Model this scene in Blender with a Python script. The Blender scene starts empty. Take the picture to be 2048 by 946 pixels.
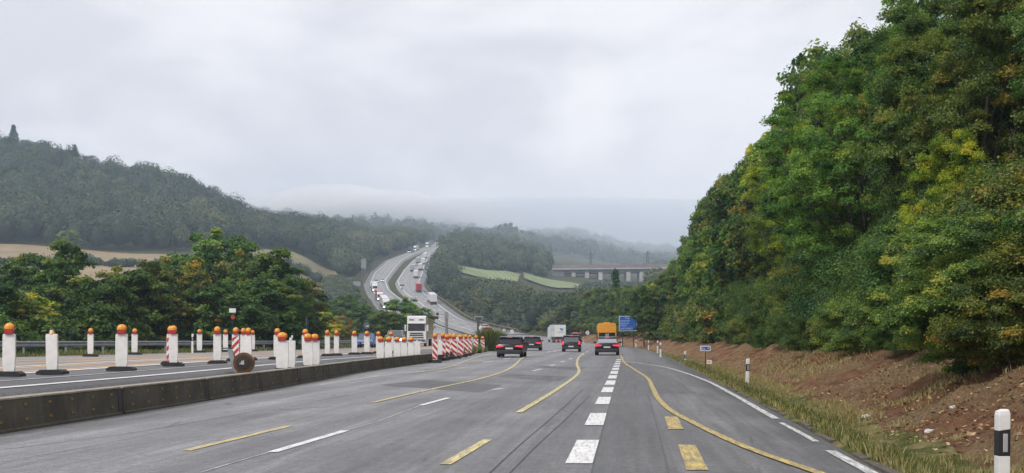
import bpy, math, random
import numpy as np
from mathutils import Vector
sc = bpy.context.scene
R = math.radians

# ------------------------------------------------------------------ camera
F, EYE, HZ = 2350.0, 1.36, 680.0          # focal length in photo pixels, eye height, horizon row
cam_d = bpy.data.cameras.new("camera"); cam = bpy.data.objects.new("camera", cam_d)
sc.collection.objects.link(cam); sc.camera = cam
cam.location = (0, 0, EYE); cam.rotation_euler = (R(90), 0, 0)
cam_d.sensor_width = 36.0; cam_d.lens = 36.0 * F / 2048.0
cam_d.shift_y = (HZ - 473.0) / 2048.0
cam_d.clip_start = 0.1; cam_d.clip_end = 30000

# ------------------------------------------------------------------ world, sun, exposure
SUN_EL, SUN_AZ = 46.0, 218.0              # behind the camera, high, veiled by cloud
w = bpy.data.worlds.new("World"); sc.world = w; w.use_nodes = True
nt = w.node_tree; N = nt.nodes; L = nt.links; N.clear()
out = N.new('ShaderNodeOutputWorld'); bg = N.new('ShaderNodeBackground'); bg.inputs[1].default_value = 0.1
sky = N.new('ShaderNodeTexSky'); sky.sky_type = 'NISHITA'; sky.sun_disc = False
sky.sun_elevation = R(SUN_EL); sky.sun_rotation = R(SUN_AZ); sky.air_density = 1.0; sky.dust_density = 3.0
tc = N.new('ShaderNodeTexCoord')
mp = N.new('ShaderNodeMapping'); mp.inputs['Scale'].default_value = (1.0, 1.0, 2.3); mp.inputs['Rotation'].default_value = (0, R(-16), 0)
L.new(tc.outputs['Generated'], mp.inputs[0])
n1 = N.new('ShaderNodeTexNoise'); n1.inputs['Scale'].default_value = 4.2; n1.inputs['Detail'].default_value = 7; n1.inputs['Roughness'].default_value = .54; n1.inputs['Distortion'].default_value = .35
L.new(mp.outputs[0], n1.inputs['Vector'])
cr = N.new('ShaderNodeValToRGB'); cr.color_ramp.interpolation = 'EASE'
cr.color_ramp.elements[0].position = .36; cr.color_ramp.elements[0].color = (.735, .71, .75, 1)
cr.color_ramp.elements[1].position = .62; cr.color_ramp.elements[1].color = (.95, .915, .93, 1)
L.new(n1.outputs['Fac'], cr.inputs[0])
mu = N.new('ShaderNodeVectorMath'); mu.operation = 'SCALE'; mu.inputs['Scale'].default_value = 7.9
# a thin place in the cloud where more light comes through
dp_ = N.new('ShaderNodeVectorMath'); dp_.operation = 'DISTANCE'; _d = Vector((150, 2350, 440)).normalized(); dp_.inputs[1].default_value = _d
nv = N.new('ShaderNodeVectorMath'); nv.operation = 'NORMALIZE'; L.new(tc.outputs['Generated'], nv.inputs[0]); L.new(nv.outputs[0], dp_.inputs[0])
n2 = N.new('ShaderNodeTexNoise'); n2.inputs['Scale'].default_value = 22; n2.inputs['Detail'].default_value = 6; L.new(nv.outputs[0], n2.inputs['Vector'])
ad = N.new('ShaderNodeMath'); ad.operation = 'MULTIPLY_ADD'; L.new(n2.outputs['Fac'], ad.inputs[0]); ad.inputs[1].default_value = .10; L.new(dp_.outputs['Value'], ad.inputs[2])
pr = N.new('ShaderNodeMapRange'); pr.inputs['From Min'].default_value = .065; pr.inputs['From Max'].default_value = .095; pr.inputs['To Min'].default_value = 1; pr.inputs['To Max'].default_value = 0; L.new(ad.outputs[0], pr.inputs[0])
pm_ = N.new('ShaderNodeMix'); pm_.data_type = 'RGBA'; pm_.inputs[7].default_value = (1.15, 1.08, 1.06, 1); L.new(cr.outputs[0], pm_.inputs[6])
hf = N.new('ShaderNodeMath'); hf.operation = 'MULTIPLY'; hf.inputs[1].default_value = .5; L.new(pr.outputs[0], hf.inputs[0]); L.new(hf.outputs[0], pm_.inputs[0])
L.new(pm_.outputs[2], mu.inputs[0])
mx = N.new('ShaderNodeMix'); mx.data_type = 'RGBA'; mx.inputs[0].default_value = .95
L.new(sky.outputs[0], mx.inputs[6]); L.new(mu.outputs[0], mx.inputs[7])
L.new(mx.outputs[2], bg.inputs[0]); L.new(bg.outputs[0], out.inputs[0])
sl = bpy.data.lights.new("sun", 'SUN'); sl.energy = 1.5; sl.angle = R(11); sl.color = (1, .96, .9)
so = bpy.data.objects.new("sun", sl); sc.collection.objects.link(so)
az = R(SUN_AZ); el = R(SUN_EL)
sd = Vector((math.sin(az) * math.cos(el), math.cos(az) * math.cos(el), math.sin(el)))
so.rotation_euler = sd.to_track_quat('Z', 'Y').to_euler(); so.location = (0, -20, 40)
vs = sc.view_settings; vs.view_transform = 'Standard'; vs.look = 'None'; vs.gamma = 1; vs.use_curve_mapping = False; vs.exposure = 0.60
sc.cycles.use_denoising = True
sc.cycles.max_bounces = 8; sc.cycles.diffuse_bounces = 3; sc.cycles.glossy_bounces = 2; sc.cycles.transmission_bounces = 3
sc.cycles.volume_bounces = 6; sc.cycles.transparent_max_bounces = 8
sc.cycles.caustics_reflective = False; sc.cycles.caustics_refractive = False

# ------------------------------------------------------------------ helpers
COL = sc.collection
def link(o, parent=None):
    COL.objects.link(o)
    if parent is not None: o.parent = parent
    return o
def tag(o, label=None, cat=None, group=None, kind=None):
    if label: o['label'] = label
    if cat: o['category'] = cat
    if group: o['group'] = group
    if kind: o['kind'] = kind
    return o
def empty(name, loc=(0, 0, 0), rz=0.0, scale=None):
    o = bpy.data.objects.new(name, None); o.location = loc; o.rotation_euler = (0, 0, rz)
    o.empty_display_size = .2
    if scale is not None: o.scale = (scale,) * 3 if not hasattr(scale, '__len__') else scale
    return link(o)
def mesh_np(name, V, Fq, mats, attr=None, smooth=False, midx=None):
    """V (n,3) array; Fq (m,k) array of equal sized faces"""
    V = np.asarray(V, dtype=np.float32); Fq = np.asarray(Fq, dtype=np.int32)
    me = bpy.data.meshes.new(name); m, k = Fq.shape
    me.vertices.add(len(V)); me.vertices.foreach_set('co', V.ravel())
    me.loops.add(m * k); me.loops.foreach_set('vertex_index', Fq.ravel())
    me.polygons.add(m); me.polygons.foreach_set('loop_start', np.arange(0, m * k, k, dtype=np.int32))
    if attr is not None:
        a = me.attributes.new('tint', 'FLOAT', 'FACE'); a.data.foreach_set('value', np.asarray(attr, dtype=np.float32))
    for mt in (mats if isinstance(mats, (list, tuple)) else [mats]): me.materials.append(mt)
    if midx is not None: me.polygons.foreach_set('material_index', np.asarray(midx, dtype=np.int32))
    me.update(calc_edges=True)
    if smooth: me.polygons.foreach_set('use_smooth', np.ones(m, dtype=bool))
    me.validate(); return me
class MB:
    """collects boxes, tubes and prisms into ONE mesh"""
    def __init__(s): s.v = []; s.f = []
    def add(s, vs, fs):
        n = len(s.v); s.v += [tuple(p) for p in vs]; s.f += [tuple(i + n for i in f) for f in fs]; return s
    def box(s, x0, x1, y0, y1, z0, z1, tx=1.0, ty=1.0):
        cx, cy = (x0 + x1) / 2, (y0 + y1) / 2; hx, hy = (x1 - x0) / 2, (y1 - y0) / 2
        vs = [(cx + a * hx, cy + b * hy, z0) for a, b in ((-1, -1), (1, -1), (1, 1), (-1, 1))]
        vs += [(cx + a * hx * tx, cy + b * hy * ty, z1) for a, b in ((-1, -1), (1, -1), (1, 1), (-1, 1))]
        return s.add(vs, [(3, 2, 1, 0), (4, 5, 6, 7), (0, 1, 5, 4), (1, 2, 6, 5), (2, 3, 7, 6), (3, 0, 4, 7)])
    def tube(s, p, q, r0, r1=None, n=8):
        p, q = Vector(p), Vector(q); r1 = r0 if r1 is None else r1
        d = (q - p).normalized(); a = d.orthogonal().normalized(); b = d.cross(a)
        vs = [p + (a * math.cos(2 * math.pi * i / n) + b * math.sin(2 * math.pi * i / n)) * r0 for i in range(n)]
        vs += [q + (a * math.cos(2 * math.pi * i / n) + b * math.sin(2 * math.pi * i / n)) * r1 for i in range(n)]
        fs = [(i, (i + 1) % n, n + (i + 1) % n, n + i) for i in range(n)]
        return s.add(vs, fs + [tuple(range(n - 1, -1, -1)), tuple(range(n, 2 * n))])
    def path(s, pts, rad, n=7):
        for i in range(len(pts) - 1): s.tube(pts[i], pts[i + 1], rad[i], rad[i + 1], n)
        return s
    def loft(s, rings, cap=True):
        n = len(rings[0]); base = len(s.v); fs = []
        vs = [p for r in rings for p in r]
        for k in range(len(rings) - 1):
            for i in range(n):
                j = (i + 1) % n; fs.append((k * n + i, k * n + j, (k + 1) * n + j, (k + 1) * n + i))
        if cap: fs += [tuple(range(n - 1, -1, -1)), tuple(range((len(rings) - 1) * n, len(rings) * n))]
        return s.add(vs, fs)
    def ball(s, c, r, sx=1, sy=1, sz=1, nu=12, nv=8):
        vs = []; fs = []
        for j in range(nv + 1):
            ph = math.pi * j / nv
            for i in range(nu):
                th = 2 * math.pi * i / nu
                vs.append((c[0] + r * sx * math.sin(ph) * math.cos(th), c[1] + r * sy * math.sin(ph) * math.sin(th), c[2] + r * sz * math.cos(ph)))
        for j in range(nv):
            for i in range(nu):
                k = (i + 1) % nu; fs.append((j * nu + i, (j + 1) * nu + i, (j + 1) * nu + k, j * nu + k))
        return s.add(vs, fs)
    def prism(s, poly, d0, d1, axis='y'):
        n = len(poly)
        def P(a, b, d): return (a, d, b) if axis == 'y' else ((d, a, b) if axis == 'x' else (a, b, d))
        vs = [P(a, b, d0) for a, b in poly] + [P(a, b, d1) for a, b in poly]
        fs = [(i, (i + 1) % n, n + (i + 1) % n, n + i) for i in range(n)] + [tuple(range(n - 1, -1, -1)), tuple(range(n, 2 * n))]
        return s.add(vs, fs)
    def mesh(s, name, mat, smooth=False, bevel=0.0):
        import bmesh
        me = bpy.data.meshes.new(name); me.from_pydata(s.v, [], s.f); me.materials.append(mat)
        bm = bmesh.new(); bm.from_mesh(me)
        bmesh.ops.remove_doubles(bm, verts=bm.verts, dist=1e-5)
        bmesh.ops.recalc_face_normals(bm, faces=bm.faces)
        if bevel > 0:
            ed = [e for e in bm.edges if len(e.link_faces) == 2 and e.calc_face_angle(0) > .5]
            try: bmesh.ops.bevel(bm, geom=ed, offset=bevel, segments=2, profile=.6, affect='EDGES', clamp_overlap=True)
            except Exception: pass
        if smooth:
            for f in bm.faces: f.smooth = True
            for e in bm.edges:
                if len(e.link_faces) == 2 and e.calc_face_angle(0) > .6: e.smooth = False
        bm.to_mesh(me); bm.free(); return me
    def build(s, name, mat, parent=None, smooth=False, bevel=0.0):
        return link(bpy.data.objects.new(name, s.mesh(name, mat, smooth, bevel)), parent)
def kids(o): return CH.get(o.name, [])
CH = {}
def register(root):
    """remember the parts of a finished prototype (children lists)"""
    for o in COL.objects:
        if o.parent is not None: CH.setdefault(o.parent.name, [])
    CH.clear()
    for o in COL.objects:
        if o.parent is not None: CH.setdefault(o.parent.name, []).append(o)
    return root
def copy_tree(o, parent=None, depth=0):
    c = o.copy(); COL.objects.link(c)
    if parent is not None: c.parent = parent
    for ch in kids(o): copy_tree(ch, c, depth + 1)
    return c

# ------------------------------------------------------------------ materials
def nodes(name):
    m = bpy.data.materials.new(name); m.use_nodes = True; t = m.node_tree; t.nodes.clear()
    o = t.nodes.new('ShaderNodeOutputMaterial'); b = t.nodes.new('ShaderNodeBsdfPrincipled')
    t.links.new(b.outputs[0], o.inputs[0]); return m, t, b
def setc(b, c, rough, metal=0.0, spec=.5):
    b.inputs['Base Color'].default_value = (*c, 1); b.inputs['Roughness'].default_value = rough
    b.inputs['Metallic'].default_value = metal; b.inputs['Specular IOR Level'].default_value = spec
def coords(t, scale=(1, 1, 1), rot=(0, 0, 0), which='Object'):
    c = t.nodes.new('ShaderNodeTexCoord'); r = t.nodes.new('ShaderNodeMapping'); m = t.nodes.new('ShaderNodeMapping')
    r.inputs['Rotation'].default_value = rot; m.inputs['Scale'].default_value = scale   # turn first, then stretch
    t.links.new(c.outputs[which], r.inputs[0]); t.links.new(r.outputs[0], m.inputs[0]); return m.outputs[0]
def noise(t, vec, scale, detail=4, rough=.55, dist=0.0):
    n = t.nodes.new('ShaderNodeTexNoise'); n.inputs['Scale'].default_value = scale; n.inputs['Detail'].default_value = detail
    n.inputs['Roughness'].default_value = rough; n.inputs['Distortion'].default_value = dist
    if vec is not None: t.links.new(vec, n.inputs['Vector'])
    return n.outputs['Fac']
def ramp(t, fac, stops, interp='LINEAR'):
    r = t.nodes.new('ShaderNodeValToRGB'); r.color_ramp.interpolation = interp; e = r.color_ramp.elements
    while len(e) < len(stops): e.new(.5)
    for i, (p, c) in enumerate(stops):
        e[i].position = p; e[i].color = (c, c, c, 1) if not hasattr(c, '__len__') else (*c, 1)
    t.links.new(fac, r.inputs[0]); return r.outputs[0]
def mixc(t, fac, a, b, mode='MIX'):
    m = t.nodes.new('ShaderNodeMix'); m.data_type = 'RGBA'; m.blend_type = mode
    for s, x in ((0, fac), (6, a), (7, b)):
        if hasattr(x, 'is_linked') or hasattr(x, 'links'): t.links.new(x, m.inputs[s])
        elif s == 0: m.inputs[0].default_value = x
        else: m.inputs[s].default_value = (*x, 1)
    return m.outputs[2]
def math_(t, op, a, b=None, c=None):
    m = t.nodes.new('ShaderNodeMath'); m.operation = op
    for i, x in enumerate((a, b, c)):
        if x is None: continue
        if hasattr(x, 'links'): t.links.new(x, m.inputs[i])
        else: m.inputs[i].default_value = x
    return m.outputs[0]
def bump(t, b, h, strength=.3, dist=.02):
    n = t.nodes.new('ShaderNodeBump'); n.inputs['Strength'].default_value = strength; n.inputs['Distance'].default_value = dist
    t.links.new(h, n.inputs['Height']); t.links.new(n.outputs[0], b.inputs['Normal'])
def simple(name, c, rough=.6, metal=0.0, dirt=.25, scale=3.0, spec=.5):
    """a plain surface with uneven grime"""
    m, t, b = nodes(name); setc(b, c, rough, metal, spec)
    v = coords(t); n = noise(t, v, scale, 5, .6)
    d = tuple(x * (1 - dirt) * .92 for x in c)
    t.links.new(ramp(t, n, [(.3, d), (.7, c)]), b.inputs['Base Color'])
    t.links.new(ramp(t, noise(t, v, scale * 2.3, 3), [(.3, rough * .8), (.7, min(1, rough * 1.15))]), b.inputs['Roughness'])
    return m
def glow(name, c, s):
    m, t, b = nodes(name); setc(b, tuple(x * .5 for x in c), .3)
    b.inputs['Emission Color'].default_value = (*c, 1); b.inputs['Emission Strength'].default_value = s; return m

def asphalt(name, lo, hi, bands=True, heading=-.098, tint=(1, 1, 1.03), crack=True):
    m, t, b = nodes(name); setc(b, (.1, .1, .1), .75, 0, .5)
    vl = coords(t, (1, .045, 1), (0, 0, -heading)); vf = coords(t)
    g = ramp(t, noise(t, vf, 34, 7, .8), [(.3, .35), (.5, .96), (.72, 1.95)])
    st = noise(t, vl, 1.6, 6, .65, .3); big = noise(t, vf, .22, 4, .6)
    base = ramp(t, st, [(.3, tuple(lo * x for x in tint)), (.7, tuple(hi * x for x in tint))])
    base = mixc(t, .8, base, g, 'MULTIPLY')
    base = mixc(t, .75, base, ramp(t, big, [(.3, .66), (.7, 1.25)]), 'MULTIPLY')
    fs = noise(t, coords(t, (1, .03, 1), (0, 0, -heading)), 7.5, 5, .7); base = mixc(t, .9, base, ramp(t, fs, [(.3, .72), (.5, 1.0), (.72, 1.34)]), 'MULTIPLY')
    md = noise(t, vf, 5.5, 6, .8); base = mixc(t, .85, base, ramp(t, md, [(.3, .66), (.7, 1.38)]), 'MULTIPLY'); base = mixc(t, .8, base, ramp(t, noise(t, vf, 15, 5, .85), [(.32, .6), (.68, 1.45)]), 'MULTIPLY')
    if bands:
        sx = t.nodes.new('ShaderNodeSeparateXYZ'); cc = t.nodes.new('ShaderNodeTexCoord'); t.links.new(cc.outputs['Object'], sx.inputs[0])
        u = math_(t, 'ADD', math_(t, 'SUBTRACT', sx.outputs[0], math_(t, 'MULTIPLY', sx.outputs[1], .098)), .53)
        u = math_(t, 'ADD', u, math_(t, 'MULTIPLY', math_(t, 'SUBTRACT', st, .5), .35))
        base = mixc(t, .9, base, ramp(t, math_(t, 'MULTIPLY_ADD', u, .05, .6), [(.16, 1.42), (.395, 1.28), (.425, 1.08), (.60, .98), (.62, .92), (.8, .98)]), 'MULTIPLY')  # left lanes lighter: older asphalt, and sky sheen put into the colour
        s = math_(t, 'SINE', math_(t, 'MULTIPLY', u, 2 * math.pi / 1.87))
        base = mixc(t, .55, base, ramp(t, math_(t, 'ADD', math_(t, 'MULTIPLY', s, .5), .5), [(0, .66), (.45, .98), (1, 1.16)]), 'MULTIPLY')
    if crack:
        vo = t.nodes.new('ShaderNodeTexVoronoi'); vo.feature = 'DISTANCE_TO_EDGE'; vo.inputs['Scale'].default_value = .42
        vv = t.nodes.new('ShaderNodeVectorMath'); vv.operation = 'ADD'
        nn = t.nodes.new('ShaderNodeTexNoise'); nn.inputs['Scale'].default_value = 1.3; nn.inputs['Detail'].default_value = 6
        t.links.new(coords(t, (1, .35, 1), (0, 0, .1)), vv.inputs[0]); t.links.new(nn.outputs['Color'], vv.inputs[1])
        t.links.new(vv.outputs[0], vo.inputs['Vector'])
        ck = ramp(t, vo.outputs['Distance'], [(0, 1.0), (.012, .0)])
        ck = math_(t, 'MULTIPLY', ck, ramp(t, noise(t, vf, .35, 3), [(.5, 0), (.62, .6)]))
        base = mixc(t, ck, base, (.018, .018, .018))
    t.links.new(base, b.inputs['Base Color'])
    t.links.new(ramp(t, st, [(.3, .48), (.7, .72)]), b.inputs['Roughness'])
    bump(t, b, noise(t, vf, 60, 4, .8), .35, .01)
    return m
def paint(name, c, wear=.25, base=(.09, .09, .092)):
    m, t, b = nodes(name); setc(b, c, .6, 0, .4)
    v = coords(t); vl = coords(t, (9, .8, 1), (0, 0, .098))
    n = noise(t, v, 26, 6, .75); n2 = noise(t, vl, 2.2, 5, .7)
    k = math_(t, 'ADD', math_(t, 'MULTIPLY', n, .5), math_(t, 'MULTIPLY', n2, .5))
    d = tuple(x * .82 for x in c)
    colr = ramp(t, noise(t, v, 3, 4), [(.3, d), (.7, c)])
    t.links.new(mixc(t, ramp(t, k, [(.36 + wear * .12, .75), (.44 + wear * .2, 0)]), colr, base), b.inputs['Base Color'])
    bump(t, b, n, .3, .005); return m
def leafmat(name, cols, trans=.35):
    """foliage: leaf tone from the per-leaf value, whole-tree hue from the object colour"""
    m, t, b = nodes(name); setc(b, cols[1], .55, 0, .35)
    at = t.nodes.new('ShaderNodeAttribute'); at.attribute_name = 'tint'
    oi = t.nodes.new('ShaderNodeObjectInfo')
    k = len(cols); stops = [(i / (k - 1) * .96, c) for i, c in enumerate(cols)]
    c = ramp(t, at.outputs['Fac'], stops)
    c = mixc(t, 1.0, c, oi.outputs['Color'], 'MULTIPLY')
    t.links.new(c, b.inputs['Base Color'])
    tr = t.nodes.new('ShaderNodeBsdfTranslucent'); t.links.new(mixc(t, 1.0, c, (1.3, 1.5, .7), 'MULTIPLY'), tr.inputs[0])
    ms = t.nodes.new('ShaderNodeMixShader'); ms.inputs[0].default_value = trans
    t.links.new(b.outputs[0], ms.inputs[1]); t.links.new(tr.outputs[0], ms.inputs[2])
    t.links.new(ms.outputs[0], [n for n in t.nodes if n.type == 'OUTPUT_MATERIAL'][0].inputs[0])
    return m

M = {}
M['asphalt'] = asphalt('asphalt', .100, .185)
M['asphalt_dark'] = asphalt('asphalt_dark', .075, .105, False, crack=False)
M['asphalt_patch'] = asphalt('asphalt_patch', .07, .095, False, crack=False)
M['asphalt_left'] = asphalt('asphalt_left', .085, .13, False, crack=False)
M['concrete_road'] = asphalt('concrete_road', .19, .26, False, tint=(1.08, 1, .9), crack=False)
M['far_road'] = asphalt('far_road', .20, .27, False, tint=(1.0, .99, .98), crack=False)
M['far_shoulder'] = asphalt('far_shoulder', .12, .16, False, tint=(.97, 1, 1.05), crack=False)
M['white_line'] = paint('white_line', (.80, .80, .79), .3)
M['white_line_worn'] = paint('white_line_worn', (.72, .72, .70), .6)
M['yellow_line'] = paint('yellow_line', (.78, .66, .30), .6)
M['yellow_block'] = paint('yellow_block', (.74, .55, .14), .75)
M['orange_line'] = paint('orange_line', (.78, .42, .16), .1)
M['sealing'] = simple('sealing', (.03, .03, .03), .5)
M['white_plastic'] = simple('white_plastic', (.80, .79, .77), .5, 0, .14, 5)
M['black_rubber'] = simple('black_rubber', (.025, .025, .027), .8)
M['amber'] = simple('amber', (.86, .38, .02), .25, 0, .35, 14)
M['red_plastic'] = simple('red_plastic', (.42, .02, .02), .4)
M['red'] = simple('red', (.55, .035, .03), .5, 0, .3, 6)
M['galv'] = simple('galvanised_steel', (.36, .37, .38), .45, .6, .35)
M['dark_steel'] = simple('dark_steel', (.05, .052, .055), .5, .3)
M['grey_steel'] = simple('grey_steel', (.28, .30, .33), .5, .2)
M['alu'] = simple('aluminium', (.55, .56, .57), .4, .3)
M['sign_blue'] = simple('sign_blue', (.02, .12, .50), .4, 0, .1)
M['sign_white'] = simple('sign_white', (.82, .82, .82), .4, 0, .08)
M['sign_text'] = simple('sign_text', (.45, .58, .85), .4, 0, .05)
M['sign_grey'] = simple('sign_grey', (.12, .13, .15), .4, 0, .05)
M['black'] = simple('black', (.02, .02, .022), .5)
M['yellow_reflector'] = simple('yellow_reflector', (.30, .20, .035), .5, 0, .8, 3)
M['glass'] = simple('dark_glass', (.016, .019, .022), .08, 0, .1)
M['glass_light'] = simple('light_glass', (.10, .12, .13), .1, 0, .1); M['glass_sky'] = simple('reflecting_glass', (.42, .44, .47), .15, .75, .1); M['brown_dark'] = simple('brown_dark', (.035, .022, .012), .5, 0, .5, 6)
M['tail'] = glow('tail_light', (1.0, .03, .08), .9)
M['tail_off'] = simple('tail_light_off', (.35, .01, .015), .25)
M['head'] = glow('head_light', (1.0, .97, .85), 6.0)
M['head_warm'] = glow('head_light_warm', (1.0, .95, .62), 4.0)
M['plate'] = simple('plate', (.65, .65, .63), .5, 0, .1)
M['tyre'] = simple('tyre', (.018, .018, .018), .85)
M['rim'] = simple('rim', (.25, .25, .26), .35, .6)
def carpaint(n, c): return simple('paint_' + n, c, .22, .1, .12, 2)
for n_, c_ in dict(black=(.012, .012, .015), navy=(.012, .016, .028), grey=(.12, .13, .14), silver=(.42, .43, .44), white=(.75, .75, .75),
                   blue=(.14, .24, .55), orange=(.86, .36, .02), red=(.45, .02, .03), tan=(.46, .34, .14), dark=(.03, .035, .045), teal=(.30, .42, .42)).items():
    M['p_' + n_] = carpaint(n_, c_)
M['orange_roof'] = simple('orange_roof', (.75, .10, .04), .5)
M['bark'] = simple('bark', (.075, .06, .045), .9, 0, .5, 8)
M['cargo_blue'] = simple('cargo_blue', (.08, .30, .62), .5)
M['cargo_text'] = simple('cargo_text', (.12, .12, .13), .5)

# barrier concrete: brown black with grime and dark runs
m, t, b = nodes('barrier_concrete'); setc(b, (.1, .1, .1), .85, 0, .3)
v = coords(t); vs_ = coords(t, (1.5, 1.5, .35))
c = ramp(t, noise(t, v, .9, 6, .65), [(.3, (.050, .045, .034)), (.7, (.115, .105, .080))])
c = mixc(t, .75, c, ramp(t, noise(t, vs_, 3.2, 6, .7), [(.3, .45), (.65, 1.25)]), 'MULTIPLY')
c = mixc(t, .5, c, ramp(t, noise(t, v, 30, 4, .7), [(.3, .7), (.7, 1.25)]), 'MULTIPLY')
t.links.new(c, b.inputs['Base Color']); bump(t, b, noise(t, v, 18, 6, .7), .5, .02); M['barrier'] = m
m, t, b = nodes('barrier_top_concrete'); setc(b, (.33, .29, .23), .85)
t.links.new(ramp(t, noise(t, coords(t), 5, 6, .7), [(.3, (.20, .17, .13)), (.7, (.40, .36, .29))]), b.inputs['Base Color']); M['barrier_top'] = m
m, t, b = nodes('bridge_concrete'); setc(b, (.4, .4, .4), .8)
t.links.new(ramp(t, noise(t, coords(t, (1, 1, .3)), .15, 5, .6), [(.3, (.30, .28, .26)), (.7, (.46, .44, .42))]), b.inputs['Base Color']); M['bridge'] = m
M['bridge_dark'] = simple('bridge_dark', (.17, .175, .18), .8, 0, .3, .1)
M['bridge_rail'] = simple('bridge_rail', (.26, .21, .20), .8, 0, .3, .1)

# bank: red brown soil with dry grass lying over it
def bank_mat():
    m, t, b = nodes('bank_soil'); setc(b, (.1, .1, .1), .95, 0, .15)
    v = coords(t); vd = coords(t, (2.2, .8, 1), (0, .3, .5))
    soil = ramp(t, noise(t, v, 2.6, 8, .72), [(.3, (.085, .038, .021)), (.5, (.215, .100, .054)), (.72, (.39, .23, .135))])
    dry = ramp(t, noise(t, vd, 9, 8, .75), [(.28, (.12, .080, .040)), (.5, (.28, .195, .105)), (.7, (.46, .35, .21))])
    fac = ramp(t, noise(t, v, .50, 7, .68, .5), [(.44, 0.05), (.58, .9)])
    c = mixc(t, fac, soil, dry)
    t.links.new(c, b.inputs['Base Color'])
    h = math_(t, 'ADD', noise(t, v, 5, 8, .8), math_(t, 'MULTIPLY', noise(t, v, 24, 4, .8), .5))
    bump(t, b, h, 1.0, .14); return m
M['bank'] = bank_mat()
def grass_ground(name, stops, sc_=1.2):
    m, t, b = nodes(name); setc(b, (.1, .1, .1), .95, 0, .1)
    v = coords(t)
    c = ramp(t, noise(t, v, sc_, 8, .72), stops)
    c = mixc(t, .5, c, ramp(t, noise(t, v, sc_ * 25, 4, .8), [(.3, .55), (.7, 1.4)]), 'MULTIPLY')
    t.links.new(c, b.inputs['Base Color']); bump(t, b, noise(t, v, sc_ * 14, 5, .8), .8, .06); return m
M['verge'] = grass_ground('verge_grass', [(.32, (.045, .060, .018)), (.46, (.090, .105, .032)), (.56, (.20, .17, .075)), (.72, (.30, .25, .13))])
M['ground'] = grass_ground('rough_ground', [(.3, (.035, .045, .018)), (.5, (.06, .065, .028)), (.7, (.12, .10, .045))], .35)
def field_mat(name, a, b_, stripe=True, rot=0.0, sc_=.06):
    m, t, b = nodes(name); setc(b, a, .95, 0, .1)
    v = coords(t, (1, 1, 1), (0, 0, rot))
    c = ramp(t, noise(t, v, sc_, 6, .65), [(.3, a), (.7, b_)])
    if stripe:
        wv = t.nodes.new('ShaderNodeTexWave'); wv.inputs['Scale'].default_value = .09; wv.inputs['Distortion'].default_value = 1.2; wv.inputs['Detail'].default_value = 2
        wv.bands_direction = 'Y'; t.links.new(v, wv.inputs['Vector'])
        c = mixc(t, .5, c, ramp(t, wv.outputs['Fac'], [(.2, .74), (.8, 1.12)]), 'MULTIPLY')
    t.links.new(c, b.inputs['Base Color']); return m
M['field_tan'] = field_mat('field_tan', (.24, .18, .11), (.34, .27, .17), True, .25)
M['field_olive'] = field_mat('field_olive', (.17, .16, .085), (.26, .235, .13), True, .6)
M['field_dry'] = field_mat('field_dry', (.26, .20, .12), (.36, .27, .15), False)
M['field_green'] = field_mat('field_green', (.17, .22, .10), (.26, .30, .16), True, 1.3)

M['leaf'] = leafmat('leaves', [(.018, .046, .018), (.055, .104, .030), (.100, .160, .040), (.170, .232, .052), (.33, .25, .06)])
M['leaf_far'] = leafmat('leaves_far', [(.016, .034, .018), (.032, .058, .026), (.060, .092, .034), (.105, .130, .045), (.18, .160, .06)], .15)
M['grassblade'] = leafmat('grass_blades', [(.05, .075, .018), (.10, .13, .03), (.19, .18, .06), (.34, .27, .13), (.42, .34, .18)], .3)
M['core'] = simple('inner_foliage', (.022, .034, .015), .95, 0, .3, .4)
# ------------------------------------------------------------------ lie of the land
def tab(pts, sm=0.0, lo=-120, hi=1500, st=2.0):
    ys = np.arange(lo, hi + st, st); p = np.array(pts, float); v = np.interp(ys, p[:, 0], p[:, 1])
    if p[0, 0] > lo:
        s = (p[1, 1] - p[0, 1]) / (p[1, 0] - p[0, 0]); v[ys < p[0, 0]] = p[0, 1] + s * (ys[ys < p[0, 0]] - p[0, 0])
    if sm > 0:
        n = int(3 * sm / st); k = np.exp(-.5 * (np.arange(-n, n + 1) * st / sm) ** 2); k /= k.sum()
        vp = np.pad(v, n, mode='reflect', reflect_type='odd'); v2 = np.convolve(vp, k, 'valid')
        wgt = np.clip((ys - 60) / 60, 0, 1); v = v * (1 - wgt) + v2 * wgt
    return lambda y: np.interp(y, ys, v)
def zi(row, Y): return EYE + (HZ - row) * Y / F
zR = tab([(-120, 0), (40, 0), (82, .13), (166, .40), (230, .60), (262, .75), (300, 1.7), (350, zi(666, 350)), (380, zi(655, 380)), (415, zi(640, 415)), (470, zi(606, 470)),
          (550, zi(583, 550)), (640, zi(560, 640)), (740, zi(540, 740)), (850, zi(520, 850)), (940, zi(505, 940)), (1080, zi(490, 1080)), (1200, zi(479, 1200)), (1300, 104), (1500, 100)], 12)
zL = tab([(-120, .53), (150, .53), (200, .7), (260, 1.2), (300, 2.2), (350, zi(666, 350)), (380, zi(655, 380)), (415, zi(640, 415)), (470, zi(606, 470)),
          (550, zi(583, 550)), (640, zi(560, 640)), (740, zi(540, 740)), (850, zi(520, 850)), (940, zi(505, 940)), (1080, zi(490, 1080)), (1200, zi(479, 1200)), (1300, 104), (1500, 100)], 12)
ref = tab([(-120, -.53 - 11.76), (100, 9.27), (140, 12.0), (170, 13.2), (200, 14.1), (230, 14.2), (260, 13.2), (300, 9.4), (350, -1.8), (380, -9.7), (408, -18), (500, -40)], 10)
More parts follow.
